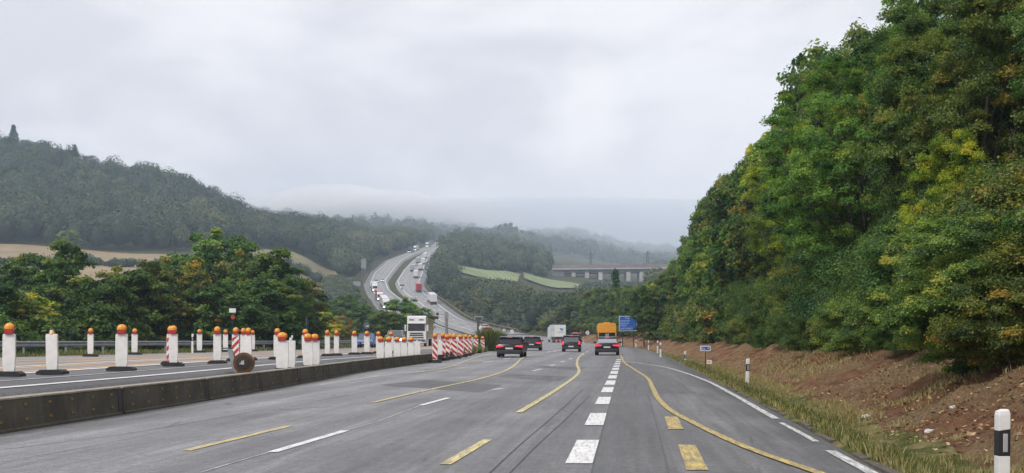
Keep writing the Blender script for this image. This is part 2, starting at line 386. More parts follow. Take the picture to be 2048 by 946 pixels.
Rr = tab([(-120, -.53 - 11.76 + 2.6), (10, 3.55), (20, 4.73), (49, 7.75), (80, 10.75), (100, 12.7), (140, 15.4), (170, 16.6), (200, 17.5), (230, 17.6), (260, 16.6), (300, 12.8), (350, 1.6), (380, -6.3), (408, -14.6), (462, -26.1),
          (530, -37), (600, -45.2), (690, -50), (795, -56.5), (925, -62), (1080, -60), (1200, -57), (1500, -40)], 10)
Rl = tab([(-120, -.53 - 11.76 - 8.4), (17.3, -7.4), (26.6, -6.85), (49, -6.3), (71, -4.3), (120, -1.9), (166, -.7), (230, 0), (260, -1), (300, -4), (350, -11), (380, -18), (408, -26), (462, -36), (505, -44.5), (570, -54.8), (625, -61.7),
          (740, -68.3), (845, -71.2), (940, -70), (1080, -66), (1200, -61), (1500, -44)], 8)
Lr = tab([(-120, -.53 - 11.76 - 9.0), (17.3, -8.0), (26.6, -7.45), (49, -6.9), (71, -4.9), (120, -2.7), (166, -3), (260, -6), (350, -16), (400, -27), (462, -40), (515, -50.4), (565, -58.9), (635, -67.8), (750, -74.7), (845, -78.7), (915, -76.3), (985, -70), (1190, -63), (1500, -46)], 8)
Ll = tab([(-120, -49), (20, -29), (56, -24.6), (87, -19.7), (135, -17.3), (180, -17), (260, -21), (350, -34), (400, -41), (462, -53.4), (550, -68), (615, -77), (715, -86), (845, -91), (940, -84), (1080, -74), (1200, -69), (1500, -56)], 8)
COLS = np.array([-900, 0, 300, 560, 700, 800, 900, 1000, 1120, 1300, 1500, 2050, 3000], float)
def rw(Y, rows): return [zi(r, Y) for r in rows]
TAB = [(-200, [-1.4] * 8 + [0, 10, 11, 12, 13]), (200, [-1.6] * 8 + [0, 8, 11, 12, 13]), (260, [-2, -2, -2, -2, -2, -1, 0, 0, 1, 8, 11, 14, 16]),
       (340, [4, 4, 4, 2, 1, 0, 1, 2, 3, 7, 12, 18, 22]),
       (450, rw(450, [545, 545, 550, 575, 600, 612, 628, 645, 655, 640, 600, 560, 560])),
       (540, rw(540, [515, 517, 530, 545, 585, 596, 605, 622, 640, 625, 590, 550, 550])),
       (620, rw(620, [485, 490, 510, 527, 572, 578, 592, 614, 632, 622, 590, 540, 540])),
       (700, rw(700, [440, 452, 475, 503, 552, 558, 572, 586, 612, 606, 580, 540, 540])),
       (760, rw(760, [400, 412, 444, 492, 535, 540, 542, 548, 578, 590, 565, 540, 540])),
       (900, rw(900, [290, 322, 384, 474, 505, 515, 520, 532, 552, 570, 560, 540, 540])),
       (960, rw(960, [285, 318, 382, 472, 498, 506, 510, 520, 545, 565, 560, 540, 540])),
       (1250, rw(1250, [340, 385, 435, 470, 470, 478, 481, 484, 510, 540, 550, 545, 545])),
       (1600, rw(1600, [420, 440, 455, 452, 444, 446, 462, 490, 492, 530, 545, 545, 545])),
       (2000, rw(2000, [500, 500, 490, 480, 470, 475, 480, 482, 474, 506, 530, 540, 540])),
       (2500, rw(2500, [560, 560, 560, 560, 550, 550, 540, 510, 500, 511, 515, 530, 530])),
       (3500, rw(3500, [600] * 8 + [570, 560, 560, 560, 560])), (14000, rw(14000, [648] * 13))]
TY = np.array([a for a, _ in TAB], float); TZ = np.array([b for _, b in TAB], float)
def sst(a, b, x): k = np.clip((x - a) / (b - a), 0, 1); return k * k * (3 - 2 * k)
def base_z(X, Y):
    X = np.asarray(X, float); Y = np.asarray(Y, float)
    xi = np.clip(1024 + F * X / np.maximum(Y, 150), COLS[0], COLS[-1] - 1e-3)
    ci = np.clip(np.searchsorted(COLS, xi, 'right') - 1, 0, len(COLS) - 2); fc = (xi - COLS[ci]) / (COLS[ci + 1] - COLS[ci]); fc = fc * fc * (3 - 2 * fc)
    yc = np.clip(Y, TY[0], TY[-1] - 1e-3)
    ri = np.clip(np.searchsorted(TY, yc, 'right') - 1, 0, len(TY) - 2); fr = (yc - TY[ri]) / (TY[ri + 1] - TY[ri])
    a = TZ[ri, ci] * (1 - fc) + TZ[ri, ci + 1] * fc; b = TZ[ri + 1, ci] * (1 - fc) + TZ[ri + 1, ci + 1] * fc
    return a * (1 - fr) + b * fr
BX = [0, .35, .9, 1.6, 2.2, 4.2, 6.5, 12, 25, 60]; BZ = [-.02, -.04, -.30, -.36, -.22, .62, 1.55, 3.8, 8.5, 12]
def bank_h(d): return np.interp(d, BX, BZ)
def ground(X, Y, sink=True):
    X = np.asarray(X, float); Y = np.asarray(Y, float); zb = base_z(X, Y)
    r = Rr(Y); l = Ll(Y) - .6; zr = zR(Y); zl = zL(Y)
    far = sst(300, 460, Y); wd = 26 + 14 * far
    dr = np.maximum(X - r, 0); zbank = zr + bank_h(dr); bank_w = 1 - sst(330, 430, Y)
    zside = zr + (zb - zr) * sst(.5, wd, dr)
    zright = zbank * bank_w + zside * (1 - bank_w)
    zright = zright + (zb - zright) * sst(30, 70, dr)
    dl = np.maximum(l - X, 0); zleft = zl - np.minimum(.12 * dl, .6) * (1 - far) + (zb - zl) * sst(1, wd, dl)
    med = np.minimum(zr, zl) - .05
    z = np.where(X > r, zright, np.where(X < l, zleft, med))
    if sink:   # keep the sheet under the carriageways
        s = .22 + .0012 * np.maximum(Y, 0)
        z = z - 1.1 * sst(.2, 2.0, X - r) * (1 - sst(24, 32, X - r)) * (1 - sst(285, 310, Y))
        inl = np.clip(1 - np.maximum(np.maximum(X - r, 0), np.maximum(l - X, 0)) / (1.0 + Y * .004), 0, 1)
        z = z - s * inl
    fade = sst(1250, 1500, Y); return z * (1 - fade) + zb * fade
def g1(X, Y): return float(ground(X, Y, False))
def at_row(x, row, zf=zR, off=0.0):
    """the point of a surface z = zf(Y) seen at photo column x, row row"""
    Y = F * EYE / max(row - HZ, .5)
    for _ in range(60):
        z = float(zf(Y)) + off; Yn = F * (EYE - z) / max(row - HZ, .5); Y = .6 * Y + .4 * min(Yn, 400)
    return (x - 1024) * Y / F, Y

def sheet(name, Xs, Ys, Zs, mat, smooth=True):
    r, c = Xs.shape; V = np.stack([Xs, Ys, Zs], -1).reshape(-1, 3)
    i = np.arange(r * c).reshape(r, c); Fq = np.stack([i[:-1, :-1], i[:-1, 1:], i[1:, 1:], i[1:, :-1]], -1).reshape(-1, 4)
    o = link(bpy.data.objects.new(name, mesh_np(name, V, Fq, mat, smooth=smooth))); return tag(o, kind='structure')
def ribbon(name, left, right, zf, y0, y1, mat, off=0.0, step=2.0, n=2, skirt=0.0):
    ys = np.arange(y0, y1 + step * .5, step); u = np.linspace(0, 1, n)[None, :]
    Lx = np.array([left(y) for y in ys], float)[:, None]; Rx = np.array([right(y) for y in ys], float)[:, None]
    X = Lx * (1 - u) + Rx * u; Y = np.repeat(ys[:, None], n, 1); Z = np.repeat((zf(ys) + off)[:, None], n, 1)
    if skirt > 0:
        X = np.hstack([X[:, :1] - skirt * .6, X, X[:, -1:] + skirt * .6]); Y = np.hstack([Y[:, :1], Y, Y[:, -1:]])
        Z = np.hstack([Z[:, :1] - skirt, Z, Z[:, -1:] - skirt])
    return sheet(name, X, Y, Z, mat, False)

# ground sheet
k = np.arange(0, 300); ys = -80 + 4 * k + 0.0
ys = [-90.0]
while ys[-1] < 4600: ys.append(ys[-1] + max(3.5, abs(ys[-1]) * .014))
ys = np.array(ys); tt = np.linspace(-1, 1, 321); tt = np.sign(tt) * np.abs(tt) ** 1.35 * 1.15
Yg = np.repeat(ys[:, None], len(tt), 1); Xg = tt[None, :] * (np.maximum(Yg, 0) + 90)
rng = np.random.default_rng(4)
sheet('ground', Xg, Yg, ground(Xg, Yg) + 0 * Xg, M['ground'])

# our carriageway, the oncoming one, and the far motorway on the hillside
ribbon('road', lambda y: Rl(y) - .3, lambda y: Rr(y), zR, -30, 330, M['asphalt'], 0, 2, 8, .3)
ribbon('road', lambda y: Rl(y), lambda y: Rr(y), zR, 332, 1240, M['far_road'], .10, 4, 4, 1.5)
ribbon('road', lambda y: Ll(y), lambda y: Lr(y), zL, 332, 1240, M['far_road'], .10, 4, 4, 1.5)
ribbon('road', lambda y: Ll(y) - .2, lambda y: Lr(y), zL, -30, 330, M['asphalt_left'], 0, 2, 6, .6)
ribbon('concrete_lanes', lambda y: Ll(y) + 1.4, lambda y: Lr(y) - (4.5 if y < 200 else 4.5 * max(0, 1 - (y - 200) / 60)), zL, -30, 330, M['concrete_road'], .006, 2, 4)
ribbon('hard_shoulder', lambda y: Rr(y) - (2.6 if y < 700 else 1.8), lambda y: Rr(y) - .2, zR, 350, 960, M['far_shoulder'], .22, 4)
ribbon('hard_shoulder', lambda y: Ll(y) + .2, lambda y: Ll(y) + 2.6, zL, 350, 1100, M['far_shoulder'], .22, 4)
def edgeline(f, d, w_, y0, y1, zf=zR, mat='white_line', off=.3):
    ribbon('lane_marking', lambda y: f(y) + d - w_ / 2, lambda y: f(y) + d + w_ / 2, zf, y0, y1, M[mat], off, 4)
edgeline(Rr, -2.9, .42, 352, 930); edgeline(Rl, .9, .40, 352, 960); edgeline(Ll, 3.0, .42, 352, 1180, zL); edgeline(Lr, -.9, .40, 352, 1000, zL)
def dashes(f, zf, y0, y1, per, ln, w_, mat='white_line', off=.3):
    V = []; Fq = []
    y = y0
    while y < y1:
        n = len(V)
        for yy, s in ((y, -1), (y, 1), (y + ln, 1), (y + ln, -1)): V.append((float(f(yy)) + s * w_ / 2, yy, float(zf(yy)) + off))
        Fq.append((n, n + 1, n + 2, n + 3)); y += per
    tag(link(bpy.data.objects.new('lane_marking', mesh_np('lane_marking', V, Fq, M[mat]))), kind='structure')
for k in (1, 2):
    dashes(lambda y: Rl(y) + .9 + (Rr(y) - 3.8 - Rl(y)) * k / 3, zR, 360, 900, 16, 6, .26)
    dashes(lambda y: Ll(y) + 3 + (Lr(y) - 3.9 - Ll(y)) * k / 3, zL, 360, 1000, 16, 6, .26)

# markings on the oncoming carriageway
def lr_line(d, w_, y0, y1, mat):
    ribbon('lane_marking', lambda y: Lr(y) - d - w_ / 2, lambda y: Lr(y) - d + w_ / 2, zL, y0, y1, M[mat], .013, 2)
lr_line(.95, .26, -20, 72, 'white_line'); lr_line(2.6, .12, -20, 60, 'white_line_worn')
lr_line(4.75, .38, -20, 300, 'white_line'); lr_line(5.3, .30, -20, 300, 'orange_line')
lr_line(7.2, .36, -20, 300, 'orange_line'); lr_line(8.1, .34, -20, 62, 'white_line'); lr_line(9.8, .36, -20, 300, 'orange_line'); lr_line(12.2, .30, -20, 90, 'orange_line')

# markings on our carriageway, traced onto the road plane
def poly_mark(pts, w_, mat, off=.008, zf=zR, name='lane_marking'):
    P = [at_row(x, y, zf) for x, y in pts]
    # smooth Catmull-Rom through the ground points
    Q = []
    for i in range(len(P) - 1):
        p0 = P[max(i - 1, 0)]; p1 = P[i]; p2 = P[i + 1]; p3 = P[min(i + 2, len(P) - 1)]
        n = max(2, int(math.hypot(p2[0] - p1[0], p2[1] - p1[1]) / .6))
        for k in range(n):
            s = k / n
            Q.append(tuple(.5 * ((2 * p1[a]) + (-p0[a] + p2[a]) * s + (2 * p0[a] - 5 * p1[a] + 4 * p2[a] - p3[a]) * s * s + (-p0[a] + 3 * p1[a] - 3 * p2[a] + p3[a]) * s ** 3) for a in (0, 1)))
    Q.append(P[-1]); V = []; Fq = []
    for i, (x, y) in enumerate(Q):
        a = Q[max(i - 1, 0)]; b = Q[min(i + 1, len(Q) - 1)]; dx, dy = b[0] - a[0], b[1] - a[1]; d = math.hypot(dx, dy) or 1
        nx, ny = -dy / d * w_ / 2, dx / d * w_ / 2
        for s in (1, -1):
            px, py = x + s * nx, y + s * ny; V.append((px, py, float(zf(py)) + off))
        if i: n = 2 * i; Fq.append((n - 2, n - 1, n + 1, n))
    return tag(link(bpy.data.objects.new(name, mesh_np(name, V, Fq, M[mat]))), kind='structure')
def quad_mark(pts, mat, off=.008, name='lane_marking'):
    P = [at_row(x, y) for x, y in pts]
    # bilinear subdivision so that it follows the road
    n = 8; V = []; Fq = []
    for j in range(n + 1):
        for i in range(n + 1):
            u, v_ = i / n, j / n
            x = (P[0][0] * (1 - u) + P[1][0] * u) * (1 - v_) + (P[3][0] * (1 - u) + P[2][0] * u) * v_
            y = (P[0][1] * (1 - u) + P[1][1] * u) * (1 - v_) + (P[3][1] * (1 - u) + P[2][1] * u) * v_
            V.append((x, y, float(zR(y)) + off))
    for j in range(n):
        for i in range(n): a = j * (n + 1) + i; Fq.append((a, a + 1, a + n + 2, a + n + 1))
    return tag(link(bpy.data.objects.new(name, mesh_np(name, V, Fq, M[mat]))), kind='structure')
# asphalt repairs
quad_mark([(759, 770), (852, 760), (1005, 770), (959, 785)], 'asphalt_patch', .004, 'asphalt_patch')
quad_mark([(993, 754), (1016, 748), (1137, 753), (1119, 762)], 'asphalt_patch', .004, 'asphalt_patch')
quad_mark([(1066, 734), (1081, 731.5), (1169, 735), (1160, 741)], 'asphalt_patch', .004, 'asphalt_patch')
ribbon('asphalt_patch', lambda y: ref(y) + .17, lambda y: ref(y) + 1.06, zR, 2, 30, M['asphalt_dark'], .004, 1.0)
ribbon('asphalt_patch', lambda y: ref(y) + .17, lambda y: ref(y) + 2.3 - (y - 30) * .012, zR, 30, 66, M['asphalt_dark'], .0042, 1.0)
# thick broken white line
xs = lambda row: float(ref(at_row(1200, row)[1]))
for a, b in [(928, 881), (851, 827), (809, 794.5), (785, 775), (770, 761.5), (757.5, 751), (748, 742.5), (740, 736), (734, 731), (729, 726.5), (724.5, 722.5), (720.5, 719)]:
    ya = at_row(1200, a)[1]; yb = at_row(1200, b)[1]
    ribbon('lane_marking', lambda y: ref(y) - .15, lambda y: ref(y) + .15, zR, ya, yb - 1e-3, M['white_line'], .009, max((yb - ya) / 2, .2))
ya = at_row(1200, 990)[1]; ribbon('lane_marking', lambda y: ref(y) - .15, lambda y: ref(y) + .15, zR, ya - 2.6, ya, M['white_line'], .009, 1.3)
# thin white lane lines
for p in [[(545, 905), (690, 862)], [(842, 811), (897, 796)], [(985, 780), (1006, 777.5)], [(1066, 742), (1083, 738)], [(1100, 732), (1110, 729.5)], [(1121, 724.5), (1130, 722)], [(1138, 718.5), (1144, 716.5)], [(1163, 710), (1168, 708)], [(1171, 705), (1177, 702.5)],
          [(910, 731.5), (937, 729.5)], [(966, 725), (986, 722)], [(1007, 718.5), (1022, 716)], [(1040, 712), (1050, 710)], [(1095, 705), (1100, 703.5)], [(1108, 703), (1113, 701.5)], [(1118, 700.8), (1122, 699.8)]]:
    poly_mark(p, .13, 'white_line')
poly_mark([(400, 946), (480, 922), (545, 903)], .022, 'white_line_worn', .006); poly_mark([(690, 862), (770, 838), (842, 811)], .022, 'white_line_worn', .006)
poly_mark([(640, 770), (690, 762), (760, 752), (850, 742)], .10, 'white_line_worn', .006)
# tar seams
for p in [[(980, 946), (1040, 890), (1110, 830), (1165, 780)], [(1020, 946), (1075, 890), (1135, 835), (1180, 790)], [(1183, 946), (1205, 860), (1225, 790), (1240, 742)], [(1337, 946), (1316, 860), (1296, 789)],
          [(1240, 768), (1340, 768), (1430, 775)], [(0, 900), (250, 868), (520, 822), (700, 790)]]:
    poly_mark(p, .016, 'sealing', .0065, name='tar_seam')
# yellow work-zone lines
Yw = .125
poly_mark([(372, 902), (580, 852)], Yw, 'yellow_line')
poly_mark([(745, 806), (805, 792), (876, 776), (964, 757), (1010, 742), (1031, 729), (1041, 719), (1052, 713), (1070, 709), (1090, 706)], Yw, 'yellow_line', .012)
poly_mark([(811, 748), (864, 741), (905, 732), (949, 716), (984, 706)], Yw, 'yellow_line', .012)
poly_mark([(890, 930), (975, 880)], .13, 'yellow_line')
poly_mark([(1037, 826), (1105, 785), (1138, 763), (1155, 749), (1158, 740), (1154, 728), (1157, 716), (1167, 706)], .13, 'yellow_line', .012)
poly_mark([(1241, 708), (1248, 724), (1267, 738), (1294, 756), (1304, 773), (1314, 794), (1332, 814), (1355, 830), (1390, 848), (1434, 870), (1493, 896), (1552, 918), (1610, 938), (1680, 962)], .125, 'yellow_block', .014)
quad_mark([(1337, 859), (1367, 859), (1355, 834), (1329, 834)], 'yellow_block'); quad_mark([(1373, 941), (1417, 941), (1391, 891), (1356, 890)], 'yellow_block')
# right edge line, broken where it has worn off
poly_mark([(1250, 723), (1317, 732), (1358, 742), (1411, 761), (1464, 788), (1508, 813), (1552, 838)], .13, 'white_line_worn')
poly_mark([(1562, 846), (1600, 866), (1632, 884)], .09, 'white_line_worn'); poly_mark([(1660, 902), (1742, 946), (1800, 978)], .13, 'white_line_worn')

# embankment to the right of our road (own fine sheet above the ground)
def hashn(X, Y, s, seed):
    r_ = np.random.default_rng(seed); g = r_.random((64, 64)); x = (X / s) % 64; y = (Y / s) % 64
    x0 = np.floor(x).astype(int) % 64; y0 = np.floor(y).astype(int) % 64; fx = x - np.floor(x); fy = y - np.floor(y)
    fx = fx * fx * (3 - 2 * fx); fy = fy * fy * (3 - 2 * fy); x1 = (x0 + 1) % 64; y1 = (y0 + 1) % 64
    return (g[x0, y0] * (1 - fx) + g[x1, y0] * fx) * (1 - fy) + (g[x0, y1] * (1 - fx) + g[x1, y1] * fx) * fy - .5
def rough(d, Y):
    a = sst(.5, 3.5, d)
    return a * (.50 * hashn(d, Y, 2.3, 1) + .34 * hashn(d, Y, .8, 2) + .20 * hashn(d, Y, .33, 3)) + (.2 + a) * .03 * hashn(d, Y, .15, 5) * 2
def bank_z(d, Y): return zR(Y) + bank_h(d) + rough(d, Y)
dd = np.concatenate([np.arange(0, 3, .12), np.arange(3, 8, .16), np.arange(8, 14, .5), np.arange(14, 31, 2)])
def bank_sheet(name, d, y0, y1, st, mat, off):
    ys = np.arange(y0, y1 + .01, st); Y = np.repeat(ys[:, None], len(d), 1); D = np.repeat(d[None, :], len(ys), 0)
    Z = bank_z(D, Y) + off; Z[:, 0] -= .1
    return sheet(name, Rr(Y) + D - (D < .01) * .1, Y, Z, mat)
bank_sheet('embankment', dd[dd > 1.0], -10, 60, .2, M['bank'], .02); bank_sheet('embankment', dd[dd > 1.0], 60, 305, 1.0, M['bank'], .02)
bank_sheet('grass_verge', np.concatenate([dd[dd < 1.7], [1.8, 1.95]]), -10, 60, .25, M['verge'], .035); bank_sheet('grass_verge', np.concatenate([dd[dd < 1.7], [1.8, 1.95]]), 60, 305, 1.0, M['verge'], .035)
# crumbling kerb edge
mb = MB(); random.seed(3); y = 8.0
while y < 46:
    ln = random.uniform(.3, 1.2)
    if random.random() < .6:
        a = float(Rr(y)) + random.uniform(-.04, .05); b_ = float(Rr(y + ln)) + random.uniform(-.04, .05); w_ = random.uniform(.05, .11); h = random.uniform(.0, .035)
        mb.add([(a, y, -.1), (a + w_, y, -.1), (b_ + w_, y + ln, -.1), (b_, y + ln, -.1), (a + .01, y, h), (a + w_, y, h + .01), (b_ + w_, y + ln, h), (b_ + .01, y + ln, h * .8)],
               [(3, 2, 1, 0), (4, 5, 6, 7), (0, 1, 5, 4), (1, 2, 6, 5), (2, 3, 7, 6), (3, 0, 4, 7)])
    y += ln + random.uniform(.02, .1)
M['kerb'] = simple('kerb_stone', (.12, .10, .08), .9, 0, .45, 6)
tag(mb.build('kerb', M['kerb'], bevel=.01), kind='structure')

# fields on the slopes across the valley
def field(name, rows, mat, off=.7, n=28):
    rows = np.array(rows, float); ys = np.linspace(rows[0, 0], rows[-1, 0], 40)
    xl = np.interp(ys, rows[:, 0], rows[:, 1]); xr = np.interp(ys, rows[:, 0], rows[:, 2]); u = np.linspace(0, 1, n)[None, :]
    X = ((xl[:, None] * (1 - u) + xr[:, None] * u) - 1024) * ys[:, None] / F; Y = np.repeat(ys[:, None], n, 1)
    return sheet(name, X, Y, ground(X, Y, False) + off, M[mat])
field('field', [(430, -700, 470), (500, -700, 440), (560, -700, 420), (618, -700, 350)], 'field_tan')
field('field', [(560, 470, 665), (640, 490, 680), (705, 500, 690)], 'field_olive')
field('field', [(455, 560, 700), (520, 600, 705), (556, 600, 700)], 'field_dry')
field('field', [(735, 912, 1035), (785, 915, 1042)], 'field_green', 1.2)
field('field', [(758, 1048, 1155), (800, 1048, 1160), (830, 1045, 1110)], 'field_green', 1.2)
def trk(row_pts, w_, mat):
    V = []; Fq = []
    for i, (x, Y) in enumerate(row_pts):
        X = (x - 1024) * Y / F; z = g1(X, Y) + 1.2
        a = row_pts[max(i - 1, 0)]; b = row_pts[min(i + 1, len(row_pts) - 1)]
        dx = (b[0] - 1024) * b[1] / F - (a[0] - 1024) * a[1] / F; dy = b[1] - a[1]; d = math.hypot(dx, dy)
        V += [(X - dy / d * w_ / 2, Y + dx / d * w_ / 2, z), (X + dy / d * w_ / 2, Y - dx / d * w_ / 2, z)]
        if i: n = 2 * i; Fq.append((n - 2, n - 1, n + 1, n))
    tag(link(bpy.data.objects.new('farm_track', mesh_np('farm_track', V, Fq, M[mat]))), kind='structure')
trk([(600, 505), (640, 508), (672, 500), (692, 485), (690, 462), (670, 448)], 4.5, 'far_shoulder')
trk([(672, 700), (684, 640), (694, 590), (712, 550)], 3.0, 'field_dry')
# ------------------------------------------------------------------ vegetation
def crown_mesh(name, seed, rx, rz, zc, nclump, nleaf, lsize, crad=.75, mat='leaf', shape='round', ryf=1.0, tone=0.5, spread=.28, core=False, autumn=.0):
    """leaf clumps through an uneven crown volume; returns (mesh, clump centres)"""
    g = np.random.default_rng(seed)
    lob = g.normal(size=(7, 3)); lob /= np.linalg.norm(lob, axis=1)[:, None]; la = g.uniform(-.28, .30, 7)
    d = g.normal(size=(nclump * 3, 3)); d /= np.linalg.norm(d, axis=1)[:, None]
    rr = g.random(len(d)) ** (1 / 5.0)
    mod = 1 + sum(la[i] * np.clip(d @ lob[i], 0, 1) ** 3 for i in range(7))
    P = d * (rr * mod)[:, None]
    if shape == 'round': P[:, 2] = np.where(P[:, 2] < 0, P[:, 2] * .85, P[:, 2])
    if shape == 'shrub': P[:, 2] = np.where(P[:, 2] < -.55, -.55 + g.uniform(-.1, .1, len(P)), P[:, 2])
    if shape == 'tall':
        s = np.clip(1.08 - .55 * np.clip(P[:, 2], -1, 1) - .35 * np.clip(P[:, 2], -1, 0) ** 2 * 0, .3, 1.25); P[:, :2] *= s[:, None]
    if shape == 'conifer':
        h = g.random(len(P)) ** .75; a = g.uniform(0, 2 * np.pi, len(P)); tier = (h * 13 % 1)
        r_ = (1 - h) * (.62 + .38 * tier) * g.uniform(.55, 1, len(P)) + .02
        P = np.stack([np.cos(a) * r_, np.sin(a) * r_, h * 2 - 1 - r_ * .22], 1)
    if shape in ('round', 'tall', 'shrub'):   # clumps gather on limbs, with hollows between them
        nl = 15 if shape != 'shrub' else 11
        ld = g.normal(size=(nl * 30, 3)); ld /= np.linalg.norm(ld, axis=1)[:, None]
        Lc = [ld[0]]
        for c_ in ld[1:]:
            if len(Lc) < nl and min(np.linalg.norm(c_ - q_) for q_ in Lc) > .62: Lc.append(c_)
        Lc = np.array(Lc) * g.uniform(.62, 1.02, len(Lc))[:, None]; Lc[:, 2] *= .98
        li = g.integers(0, len(Lc), len(P)); sp = g.uniform(.16, .30, len(Lc))[li][:, None]
        Q = Lc[li] + g.normal(size=(len(P), 3)) * sp * np.array([1, 1, .9])
        if shape == 'tall': Q[:, :2] *= np.clip(1.08 - .5 * np.clip(Q[:, 2:3], -1, 1), .35, 1.25)
        if shape == 'shrub': Q[:, 2] = np.where(Q[:, 2] < -.6, -.6 + g.uniform(-.1, .1, len(Q)), Q[:, 2])
        qr = np.linalg.norm(Q, axis=1)[:, None]; Q = Q * np.minimum(1, 1.04 / np.maximum(qr, .01))
        mixq = g.random(len(P)) < .80; P = np.where(mixq[:, None], Q, P * .8)
    P = P[:nclump]
    C = P * np.array([rx, rx * ryf, rz]) + np.array([0, 0, zc])
    ct = g.normal(0, spread, nclump) * .75
    cr_ = crad * g.uniform(.65, 1.3, nclump)
    n = nclump * nleaf
    ci = np.repeat(np.arange(nclump), nleaf)
    q = g.normal(size=(n, 3)); q /= np.linalg.norm(q, axis=1)[:, None]
    q[:, 2] = np.where(q[:, 2] < -.2, -q[:, 2] * .6, q[:, 2])
    rad = g.random(n) ** .35
    off = q * (rad * cr_[ci] * (1 + .35 * np.sin(q[:, 0] * 5 + ci) * np.cos(q[:, 1] * 4 + ci * 2)))[:, None] * np.array([1, 1, .62 if 'hrub' in name else .92])
    p = C[ci] + off
    out_ = (C[ci] - np.array([0, 0, zc])); out_ /= np.linalg.norm(out_, axis=1)[:, None] + 1e-6
    nr = q * .55 + out_ * .35 + np.array([0, 0, .55]) + g.normal(size=(n, 3)) * .55; nr /= np.linalg.norm(nr, axis=1)[:, None]
    a = g.normal(size=(n, 3)); t1 = np.cross(nr, a); t1 /= np.linalg.norm(t1, axis=1)[:, None] + 1e-6; t2 = np.cross(nr, t1)
    ls = (lsize * g.uniform(.6, 1.35, n))[:, None]
    tip = nr * ls * -.12
    V = np.stack([p - t1 * ls * .5 + tip, p - t2 * ls * .30, p + t1 * ls * .5 + tip, p + t2 * ls * .30], 1).reshape(-1, 3)
    Fq = np.arange(n * 4).reshape(n, 4)
    tint = np.clip(tone + ct[ci] + g.normal(0, spread * .55, n), 0, .93)
    if autumn > 0: tint = np.where(g.random(nclump)[ci] < autumn, 1.0, tint)
    midx = None
    mats = [M[mat]]
    if core:
        b = MB(); b.ball((0, 0, zc), 1, rx * .72, rx * ryf * .72, rz * .72, 8, 6)
        V = np.vstack([V, np.array(b.v)]); Fq = np.vstack([Fq, np.array(b.f) + n * 4])
        tint = np.concatenate([tint, np.full(len(b.f), .12)])
    return mesh_np(name, V, Fq, mats, tint), C
def trunk_mesh(name, C, H, r, seed, nlimb=9, lean=.25):
    rd = random.Random(seed); mb = MB(); pts = [(0, 0, -.6)]; x = y = 0
    ztop = H * .8
    for k in range(1, 7):
        x += rd.uniform(-lean, lean); y += rd.uniform(-lean, lean); pts.append((x, y, ztop * k / 6))
    rad = [r * (1.25 if k == 0 else 1 - .82 * k / 6) for k in range(7)]; mb.path(pts, rad, 7)
    for c in rd.sample(list(range(len(C))), min(nlimb, len(C))):
        c = C[c]; h = rd.uniform(.2, .75); k = min(5, int(h * 6)); s = h * 6 - k
        p0 = Vector(pts[k]).lerp(Vector(pts[k + 1]), s); p2 = Vector(c); p1 = p0.lerp(p2, .5) + Vector((0, 0, -.05 * H * rd.random()))
        r0 = rad[k] * .5; mb.path([p0, p1, p2], [r0, r0 * .6, r0 * .18], 5)
    return mb.mesh(name, M['bark'], True)
PROTO = {}
def proto(key, H, rx, rz, zc, nclump, nleaf, lsize, seed, r=.17, nlimb=9, **kw):
    cm, C = crown_mesh('crown', seed, rx, rz, zc, nclump, nleaf, lsize, **kw)
    PROTO[key] = (cm, trunk_mesh('trunk', C, H, r, seed, nlimb), H)
# near foliage: small leaves, 10 m reference height
proto('nearA', 10, 3.0, 3.9, 5.9, 300, 470, 0.095, 11, crad=0.46, tone=.42, spread=.26)
proto('nearB', 10, 2.7, 4.2, 5.8, 300, 470, 0.09, 12, crad=0.42, tone=.45, spread=.24, shape='tall')
proto('nearC', 10, 3.3, 3.7, 6.1, 300, 470, 0.1, 13, crad=0.5, tone=.40, spread=.30)
proto('nearD', 10, 3.1, 4.1, 5.9, 300, 470, 0.082, 14, crad=0.36, tone=.5, spread=.2, nlimb=16)
proto('nearE', 10, 2.9, 3.9, 5.9, 300, 470, 0.095, 15, crad=0.44, tone=.5, spread=.3, autumn=.02, nlimb=14)
proto('shrubA', 3, 1.75, 1.5, 1.35, 190, 300, .066, 21, r=.05, crad=.38, tone=.46, spread=.22, shape='shrub')
proto('shrubB', 3, 1.9, 1.35, 1.2, 190, 300, .066, 22, r=.05, crad=.42, tone=.40, spread=.26, shape='shrub')
proto('shrubC', 3, 1.6, 1.6, 1.4, 190, 300, .066, 23, r=.05, crad=.34, tone=.52, spread=.26, shape='shrub', autumn=.02)
# middle distance
proto('midA', 10, 3.2, 4.0, 5.8, 200, 130, .28, 31, crad=0.62, tone=.42, spread=.26)
proto('midB', 10, 2.8, 4.3, 5.7, 200, 130, .28, 32, crad=0.56, tone=.45, spread=.24, shape='tall')
proto('midC', 10, 3.6, 3.8, 5.9, 200, 130, .28, 33, crad=0.68, tone=.42, spread=.28)
proto('midE', 10, 3.1, 4.0, 5.8, 200, 130, .28, 34, crad=0.6, tone=.5, spread=.3, autumn=.03)
proto('conifer', 10, 2.1, 4.8, 5.3, 220, 34, .36, 35, crad=.34, tone=.2, spread=.15, shape='conifer', nlimb=3)
proto('mshrubA', 3, 1.9, 1.5, 1.3, 70, 90, .22, 41, r=.05, crad=.5, tone=.46, spread=.24, shape='shrub')
proto('mshrubB', 3, 2.1, 1.35, 1.2, 70, 90, .22, 42, r=.05, crad=.5, tone=.5, spread=.28, shape='shrub', autumn=.1)

